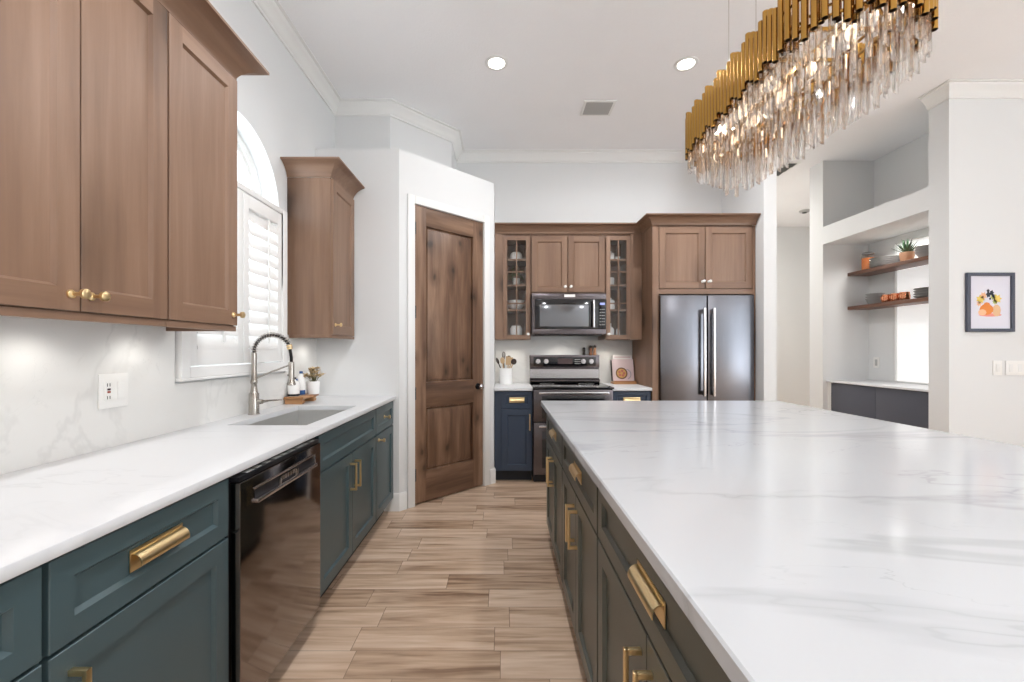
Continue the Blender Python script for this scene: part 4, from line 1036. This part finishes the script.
# three small mills on the range backguard
for x, h, lab, m in ((.894, .085, 'short dark mill leftmost on the range backguard', DARKSP), (.966, .105, 'brown pepper mill in the middle on the range backguard', plain('mill_brown', (158, 108, 78), .35)), (1.012, .110, 'copper-toned mill rightmost on the range backguard', plain('mill_copper', (226, 166, 126), .3, .6))):
    z = 1.2225; y = 4.715
    t = thing('pepper_mill', lab, 'mill', (x, y, z), group='mills on the range')
    s_ = h / .11
    part('body', MB().lathe(x, y, [(0, z), (.018, z), (.019, z + .004), (.015, z + .03 * s_), (.013, z + .045 * s_), (.017, z + .07 * s_), (.015, z + .078 * s_), (0, z + .078 * s_)], 16), m, t)
    part('cap', MB().lathe(x, y, [(0, z + .079 * s_), (.014, z + .079 * s_), (.017, z + .09 * s_), (.014, z + .102 * s_), (.005, z + .106 * s_), (.005, z + .110 * s_), (0, z + .110 * s_)], 16), DARKSP if m is not DARKSP else BLACK, t)

# cookbook stand with books
sy = 4.64
sx0, sx1 = 1.180, 1.424
t = thing('cookbook_stand', 'wooden cookbook stand on the counter right of the range', 'stand', ((sx0 + sx1) / 2, sy, ZT))
part('ledge', MB().box(sx0, sx1, sy - .075, sy + .06, ZT + .0005, ZT + .022, .003), OAKB, t)
part('lip', MB().box(sx0 + .004, sx1 - .004, sy - .075, sy - .063, ZT + .022, ZT + .036, .002), OAKB, t)
lean = .22
def LB(x, y, z): # leaning frame: y is out of the board towards the room
    return Vector((x, sy + .035 - y * math.cos(lean) + (z) * math.sin(lean), ZT + .0225 + z * math.cos(lean) + y * math.sin(lean)))
part('back_board', MB().box(sx0 + .006, sx1 - .012, -.010, 0, 0, .235, .002, M=LB), DARKSP, t, 'dark back board')
t = thing('cookbook', 'taller white cookbook standing behind the illustrated one', 'book', (1.30, sy, ZT + .03), group='cookbooks on the stand')
part('cover', MB().box(sx0 + .030, sx1 - .004, .001, .012, .002, .290, .001, M=LB), PAPER, t)
part('title_band', MB().box(sx0 + .050, sx1 - .022, .0122, .0128, .258, .272, M=LB), COVER, t)
t = thing('cookbook', 'pink and white cookbook with a round dish on its cover', 'book', (1.30, sy, ZT + .03), group='cookbooks on the stand')
part('cover', MB().box(sx0 + .016, sx1 + .002, .014, .030, .002, .240, .001, M=LB), COVER, t)
def disc(mb, x, z, r, y, a0=0, a1=2 * PI, r_in=0):
    n = 28
    for k in range(n):
        t0, t1 = a0 + (a1 - a0) * k / n, a0 + (a1 - a0) * (k + 1) / n
        P = lambda R_, q: LB(x + R_ * math.cos(q), y, z + R_ * math.sin(q))
        if r_in: mb.face([P(r_in, t0), P(r, t0), P(r, t1), P(r_in, t1)])
        else: mb.face([P(0, 0), P(r, t0), P(r, t1)])
    return mb
pic = part('cover_picture', disc(MB(), 1.292, .084, .064, .0304), PLATEA, t)
part('dish_food', disc(MB(), 1.292, .084, .050, .0308), PLATEB, pic)
f_ = MB()
for k in range(5): disc(f_, 1.292 + .027 * math.cos(k * 1.3), .084 + .027 * math.sin(k * 1.3), .014, .0311)
part('dish_garnish', f_, PLATEC, pic)
part('cover_ring', disc(MB(), 1.338, .074, .058, .0303, -1.2, 1.4, .050), LAVEN, t)

# ------------------------------------------------------------------ coffee niche
t = thing('niche_cabinet', 'slate blue base cabinet inside the coffee niche', 'cabinet', (3.95, 4.3, 0))
part('cabinet_body', MB().box(3.75, 4.208, NY0 + .002, 4.885, .105, .909), SLATE, t); part('toe_kick', MB().box(3.81, 4.2, NY0 + .004, 4.88, 0, .105), TOE, t)
NF = Fr((3.75, 0, 0), (0, 1, 0), (-1, 0, 0))
for a, b in ((NY0 + .006, 4.30), (4.304, 4.882)):
    part('door', slabfront(NF, a, b, .112, .904, .018), SLATE, t)
part('filler', MB().box(3.735, 4.208, 4.888, NY1 - .002, 0, .909), TRIM, t, 'white filler strip')
single('niche_countertop', MB().box(3.715, 4.208, NY0 + .002, NY1 - .002, .910, .931, .003), QZ, 'white countertop in the coffee niche under the shelves', 'countertop', (3.95, 4.3, .91))
SXf, SXb = 3.965, 4.208
for zb_, lab in ((2.122, 'upper walnut floating shelf with orange jar and succulent'), (1.736, 'lower walnut floating shelf with copper mugs')):
    single('floating_shelf', MB().box(SXf, SXb, NY0 + .002, NY1 - .003, zb_, zb_ + .038, .003), WALNUT, lab, 'shelf', (4.08, 4.33, zb_), group='walnut shelves in the niche')
zs = 2.1602; xs = 4.08
t = thing('storage_jar', 'glass jar of orange preserve with pale lid on the upper shelf', 'jar', (xs, 4.80, zs))
part('contents', MB().lathe(xs, 4.80, [(0, zs + .003), (.056, zs + .003), (.057, zs + .14), (0, zs + .14)], 24), ORANGE, t)
part('glass', MB().lathe(xs, 4.80, [(0, zs), (.060, zs), (.061, zs + .006), (.061, zs + .165), (.052, zs + .18), (0, zs + .18)], 24), JARGL, t)
part('lid', MB().lathe(xs, 4.80, [(0, zs + .181), (.054, zs + .181), (.054, zs + .198), (.05, zs + .202), (0, zs + .202)], 24), GREYC, t)
for k in range(5):
    single('plate', MB().lathe(xs, 4.586, [(0, zs + k * .020), (.085, zs + k * .020), (.12, zs + .009 + k * .020), (.132, zs + .017 + k * .020), (.130, zs + .019 + k * .020), (.09, zs + .008 + k * .020), (0, zs + .006 + k * .020)], 32), GREYC, ('grey stoneware plate, %s of the stack beside the orange jar' % ('bottom one', 'second from bottom', 'middle one', 'second from top', 'top one')[k]), 'plate', (xs, 4.586, zs + k * .020), group='grey plates on the upper shelf')
py = 4.337
t = thing('potted_succulent', 'spiky green succulent in a clay pot on the upper shelf', 'plant', (xs, py, zs))
part('pot', MB().lathe(xs, py, [(0, zs), (.046, zs), (.058, zs + .06), (.060, zs + .10), (.055, zs + .10), (.052, zs + .085), (0, zs + .085)], 24), TERRA, t)
for k in range(24):
    a = 2.4 * k; e_ = math.radians(22 + 62 * (k / 23)); L_ = .12 + .02 * random.random()
    d_ = Vector((math.cos(a) * math.cos(e_), math.sin(a) * math.cos(e_), math.sin(e_))); b0 = Vector((xs, py, zs + .088)); sd = d_.cross(Vector((0, 0, 1))).normalized(); upv = sd.cross(d_)
    pts = [(0, .007), (.25, .012), (.55, .010), (.85, .004), (1, .0005)]
    lm = MB(); rings = []
    for f_, w_ in pts:
        c_ = b0 + d_ * L_ * f_ + Vector((0, 0, .02 * f_ * f_))
        rings.append([lm.bm.verts.new(c_ + sd * w_), lm.bm.verts.new(c_ + upv * w_ * .25), lm.bm.verts.new(c_ - sd * w_), lm.bm.verts.new(c_ - upv * w_ * .5)])
    for A, B in zip(rings, rings[1:]):
        for j in range(4): lm.bm.faces.new((A[j], A[(j + 1) % 4], B[(j + 1) % 4], B[j]))
    lm.bm.faces.new(rings[0]); lm.bm.faces.new(rings[-1])
    part('leaf', lm, LEAF, t)
def stack(y, z, n, prof, step, nm, labs, grp, cat):
    for k in range(n):
        single(nm, MB().lathe(xs, y, [(r, z + h + k * step) for r, h in prof], 28), GREYC, labs[k], cat, (xs, y, z + k * step), grp)
bw = [(0, 0), (.05, 0), (.052, .004), (.085, .05), (.092, .062), (.089, .063), (.078, .05), (.045, .010), (0, .008)]
stack(4.13, zs, 3, bw, .026, 'bowl', ['grey bowl at the bottom of the stack right of the succulent', 'grey bowl in the middle of the stack right of the succulent', 'grey bowl on top of the stack right of the succulent'], 'grey bowls on the upper shelf', 'bowl')
zs2 = 1.7742
bw2 = [(0, 0), (.055, 0), (.057, .004), (.074, .05), (.084, .060), (.081, .062), (.070, .05), (.05, .010), (0, .008)]
stack(4.71, zs2, 3, bw2, .028, 'bowl', ['grey bowl at the bottom of the stack left of the copper mugs', 'grey bowl in the middle of the stack left of the copper mugs', 'grey bowl on top of the stack left of the copper mugs'], 'grey bowls left on the lower shelf', 'bowl')
pl2 = [(0, 0), (.075, 0), (.11, .012), (.122, .022), (.120, .024), (.08, .011), (0, .008)]
stack(4.10, zs2, 4, pl2, .024, 'plate', ['bottom grey dish of the stack right of the copper mugs', 'second lowest grey dish of the stack right of the copper mugs', 'second highest grey dish of the stack right of the copper mugs', 'top grey dish of the stack right of the copper mugs'], 'grey dishes right on the lower shelf', 'plate')
mug0 = None
for y, lab in ((4.535, 'copper mug left of its two neighbours on the lower shelf'), (4.432, 'copper mug in the middle of three on the lower shelf'), (4.330, 'copper mug right of its two neighbours on the lower shelf')):
    if mug0 is None:
        mug0 = thing('copper_mug', lab, 'mug', (4.05, y, zs2), group='copper mugs on the lower shelf')
        part('cup', MB().lathe(4.05, y, [(0, zs2), (.034, zs2), (.042, zs2 + .012), (.045, zs2 + .04), (.040, zs2 + .075), (.041, zs2 + .085), (.038, zs2 + .085), (.037, zs2 + .075), (.041, zs2 + .04), (.036, zs2 + .01), (0, zs2 + .008)], 24), COPPER, mug0)
        part('handle', MB().tube([(4.05 - .042 - .026 * math.sin(PI * k / 8), y - .01, zs2 + .045 + .026 * math.cos(PI * k / 8)) for k in range(9)], .004, 8), COPPER, mug0)
    else: dup(mug0, (4.05, y, zs2), label=lab)
# outlet in the niche
t = thing('outlet_plate', 'small white outlet on the niche wall above the counter', 'outlet', (4.209, 4.86, 1.14))
QF = Fr((4.21, 0, 0), (0, 1, 0), (-1, 0, 0))
p_ = MB(); fbox(p_, QF, 4.80, 4.875, 1.075, 1.195, .0005, .006, .002); part('plate', p_, WHITEP, t)
p_ = MB(); fbox(p_, QF, 4.822, 4.853, 1.10, 1.17, .006, .009, .001); part('receptacle', p_, VENTG, t, 'grey receptacle')

# picture and switches on the right wall
t = thing('picture_frame', 'slate-framed watercolour of flowers hanging on the right wall', 'picture', (4.01, 3.55, 1.427))
WF = Fr((0, 3.549, 0), (1, 0, 0), (0, -1, 0)); a, b, c, d = 3.817, 4.207, 1.427, 1.914; fw_ = .027
m_ = MB(); fbox(m_, WF, a, a + fw_, c, d, 0, .022, .002); fbox(m_, WF, b - fw_, b, c, d, 0, .022, .002); fbox(m_, WF, a + fw_, b - fw_, c, c + fw_, 0, .022, .002); fbox(m_, WF, a + fw_, b - fw_, d - fw_, d, 0, .022, .002)
part('frame', m_, FRAMEB, t)
m_ = MB(); fbox(m_, WF, a + fw_, b - fw_, c + fw_, d - fw_, .002, .008); mt = part('mat', m_, MATB, t)
def blob(mat, x, z, rx_, rz_, w_, n=9, rot=0.0, jag=.0):
    mb = MB(); pts = []
    for k in range(n):
        r = 1 - jag * (k % 2); th = 2 * PI * k / n + rot
        pts.append(WF(x + rx_ * r * math.cos(th), z + rz_ * r * math.sin(th), w_))
    mb.face(pts); return part('paint_shape', mb, mat, mt)
ax = 4.010
blob(WC['pink'], ax + .005, 1.567, .098, .014, .0082, 10); blob(WC['tan'], ax + .058, 1.603, .036, .05, .0084, 10); blob(WC['orange'], ax - .025, 1.612, .058, .046, .0086, 12); blob(WC['peach'], ax - .06, 1.588, .035, .026, .0088, 9)
blob(WC['orange'], ax - .022, 1.655, .026, .016, .0089, 8)
for x, z, m, r in ((-.075, 1.695, 'yellow', .04), (.062, 1.70, 'yellow', .042), (-.05, 1.725, 'peach', .034), (.03, 1.715, 'green', .028), (.045, 1.675, 'green', .025), (-.085, 1.66, 'peach', .026)): blob(WC[m], ax + x, z, r, r, .0086, 14, random.random(), .4)
for x, z, r in ((-.01, 1.735, .022), (.018, 1.748, .020), (-.012, 1.765, .014), (.03, 1.725, .014), (.004, 1.70, .010)): blob(WC['ink'], ax + x, z, r, r * 1.3, .0090, 10, random.random(), .35)
def switch(x0, x1, n, label):
    t = thing('switch_plate', label, 'light switch', ((x0 + x1) / 2, 3.549, 1.13), group='light switches on the right wall')
    m_ = MB(); fbox(m_, WF, x0, x1, 1.07, 1.19, .0005, .006, .002); part('plate', m_, WHITEP, t)
    for k in range(n):
        u = x0 + (x1 - x0) * (k + .5) / n; m_ = MB(); fbox(m_, WF, u - .016, u + .016, 1.098, 1.162, .006, .010, .002); part('rocker', m_, TRIM, t)
switch(4.045, 4.118, 1, 'single white light switch below the framed picture'); switch(4.150, 4.300, 2, 'double white light switch at the right edge of the wall')

# ------------------------------------------------------------------ ceiling fixtures
def downlight(x, y, label):
    t = thing('recessed_light', label, 'ceiling light', (x, y, ZC - .006), group='recessed ceiling lights')
    part('trim_ring', MB().lathe(x, y, [(.062, ZC - .001), (.088, ZC - .001), (.086, ZC - .006), (.066, ZC - .008), (.062, ZC - .005)], 32), TRIM, t)
    part('lens', MB().lathe(x, y, [(0, ZC - .002), (.061, ZC - .002), (.061, ZC - .004), (0, ZC - .004)], 32), LENS, t)
downlight(-.045, 3.26, 'round recessed ceiling light nearer the pantry'); downlight(1.396, 3.27, 'round recessed ceiling light left of the chandelier')
def vent(x0, x1, y0, y1, label, n, slat, along='x', back=VENTD):
    t = thing('ceiling_vent', label, 'vent', ((x0 + x1) / 2, (y0 + y1) / 2, ZC - .01))
    m_ = MB(); f_ = .022
    m_.box(x0, x1, y0, y0 + f_, ZC - .009, ZC - .001, .002); m_.box(x0, x1, y1 - f_, y1, ZC - .009, ZC - .001, .002); m_.box(x0, x0 + f_, y0 + f_, y1 - f_, ZC - .009, ZC - .001, .002); m_.box(x1 - f_, x1, y0 + f_, y1 - f_, ZC - .009, ZC - .001, .002)
    part('frame', m_, TRIM, t)
    part('duct_opening', MB().box(x0 + f_, x1 - f_, y0 + f_, y1 - f_, ZC - .0025, ZC - .0012), back, t)
    for k in range(n):
        y = y0 + f_ + (y1 - y0 - 2 * f_) * (k + .5) / n; h = (y1 - y0) / n * .30
        s_ = MB().prism([(y - h, ZC - .003), (y - h + .002, ZC - .003), (y + h + .002, ZC - .010), (y + h, ZC - .010)], lambda a, b: (x0 + f_, a, b), lambda a, b: (x1 - f_, a, b)); part('slat', s_, slat, t)
vent(.715, .995, 3.745, 3.985, 'white slatted air vent in the ceiling between the downlights', 9, VENTG)
vent(2.95, 3.46, 4.98, 5.40, 'dark ceiling return grille at the hallway entrance', 3, VENTD, back=plain('vent_black', (58, 60, 58), .8))
x, y = 4.72, 6.72
t = thing('ceiling_sensor', 'small white round fixture on the hallway ceiling', 'ceiling fixture', (x, y, ZC - .04))
part('base', MB().lathe(x, y, [(0, ZC - .001), (.075, ZC - .001), (.075, ZC - .014), (.06, ZC - .03), (0, ZC - .03)], 24), VENTG, t); part('cap', MB().lathe(x, y, [(0, ZC - .0305), (.035, ZC - .0305), (.03, ZC - .042), (0, ZC - .044)], 20), VENTD, t)

# ------------------------------------------------------------------ chandelier
CX, CYa, CYb, RO = 1.11, 1.41, 2.04, .215
t = thing('chandelier', 'long gold tube and crystal chandelier hanging over the island', 'chandelier', (CX, 1.66, 2.02))
def stad(r, n):
    Ls = CYb - CYa; P = 2 * Ls + 2 * PI * r; out = []
    for k in range(n):
        s = P * k / n
        if s < Ls: out.append((CX - r, CYa + s, PI))
        elif s < Ls + PI * r: a = PI - (s - Ls) / r; out.append((CX + r * math.cos(a), CYb + r * math.sin(a), a))
        elif s < 2 * Ls + PI * r: out.append((CX + r, CYb - (s - Ls - PI * r), 0))
        else: a = -(s - 2 * Ls - PI * r) / r; out.append((CX + r * math.cos(a), CYa + r * math.sin(a), a))
    return out
fr_ = MB()
for r, z in ((RO - .016, 2.37), (RO - .016, 2.27), (.155, 2.33), (.10, 2.33)):
    pts = stad(r, 64); pts = pts + pts[:2]
    fr_.tube([(x, y, z) for x, y, a in pts], .005, 6)
for y in (CYa, 1.56, 1.77, CYb): fr_.box(CX - RO + .016, CX + RO - .016, y - .006, y + .006, 2.326, 2.336)
fr_.box(CX - .012, CX + .012, CYa - .1, CYb + .1, 2.330, 2.342)
part('frame', fr_, GOLDP, t)
zst = [0, .018, .034, .018]
for k, (x, y, a) in enumerate(stad(RO, 100)):
    z0 = 2.225 + zst[k % 4]; h = .172
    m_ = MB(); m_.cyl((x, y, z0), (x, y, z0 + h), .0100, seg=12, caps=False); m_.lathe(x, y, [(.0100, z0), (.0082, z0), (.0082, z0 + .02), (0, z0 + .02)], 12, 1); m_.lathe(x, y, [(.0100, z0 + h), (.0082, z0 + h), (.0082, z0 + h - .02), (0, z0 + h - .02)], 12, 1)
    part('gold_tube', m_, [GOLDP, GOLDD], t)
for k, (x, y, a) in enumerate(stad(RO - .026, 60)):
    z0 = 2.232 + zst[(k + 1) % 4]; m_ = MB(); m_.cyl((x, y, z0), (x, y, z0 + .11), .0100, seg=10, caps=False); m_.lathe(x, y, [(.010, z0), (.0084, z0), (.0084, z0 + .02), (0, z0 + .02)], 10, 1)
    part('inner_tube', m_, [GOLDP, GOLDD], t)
def prism_mb(mb, x, y, ztop, L, w_, ang, cut):
    n = 6; pts = [(x + w_ * math.cos(ang + 2 * PI * j / n), y + w_ * .62 * math.sin(ang + 2 * PI * j / n)) for j in range(n)]
    A = [mb.bm.verts.new((px, py, ztop)) for px, py in pts]
    B = [mb.bm.verts.new((px, py, ztop - L + cut * ((px - x) * math.cos(ang) + (py - y) * math.sin(ang)) / w_)) for px, py in pts]
    for j in range(n): mb.bm.faces.new((A[j], A[(j + 1) % n], B[(j + 1) % n], B[j]))
    mb.bm.faces.new(A); mb.bm.faces.new(B)
cr = []
for r, n, zb_, L_, in ((RO - .012, 78, 2.165, .095), (RO - .05, 64, 2.115, .14), (.110, 46, 2.088, .16), (.045, 32, 2.030, .19)):
    for k, (x, y, a) in enumerate(stad(r, n)):
        cr.append((x, y, zb_ + L_ + random.uniform(-.012, .016), L_, .0105, a + random.uniform(-.2, .2), random.choice((-.008, .008)), random.random()))
cr.sort(key=lambda c_: c_[1] + (.25 if c_[0] > CX else 0))
rest = MB(); amb = MB()
for i, c_ in enumerate(cr):
    if i < 100:
        m_ = MB(); prism_mb(m_, *c_[:7]); part('crystal_prism', m_, AMB if c_[7] < .16 else CRY, t)
    elif c_[7] < .16: prism_mb(amb, *c_[:7])
    else: prism_mb(rest, *c_[:7])
part('far_crystals', rest, CRY, t, kind='stuff'); part('far_champagne_crystals', amb, AMB, t, kind='stuff')
for k in range(5):
    y = 1.37 + k * .175
    part('bulb', MB().ball((CX, y, 2.29), .017, 1.4), BULB, t)
wr = MB()
for y in (1.42, 1.90):
    for x in (1.0, 1.12): wr.cyl((x, y, 2.335), (x, y, ZC - .001), .0012, seg=6)
part('suspension_wires', wr, NICKEL, t)
part('canopy', MB().box(CX - .05, CX + .05, 1.36, 1.96, ZC - .03, ZC - .001, .004), GOLDP, t)
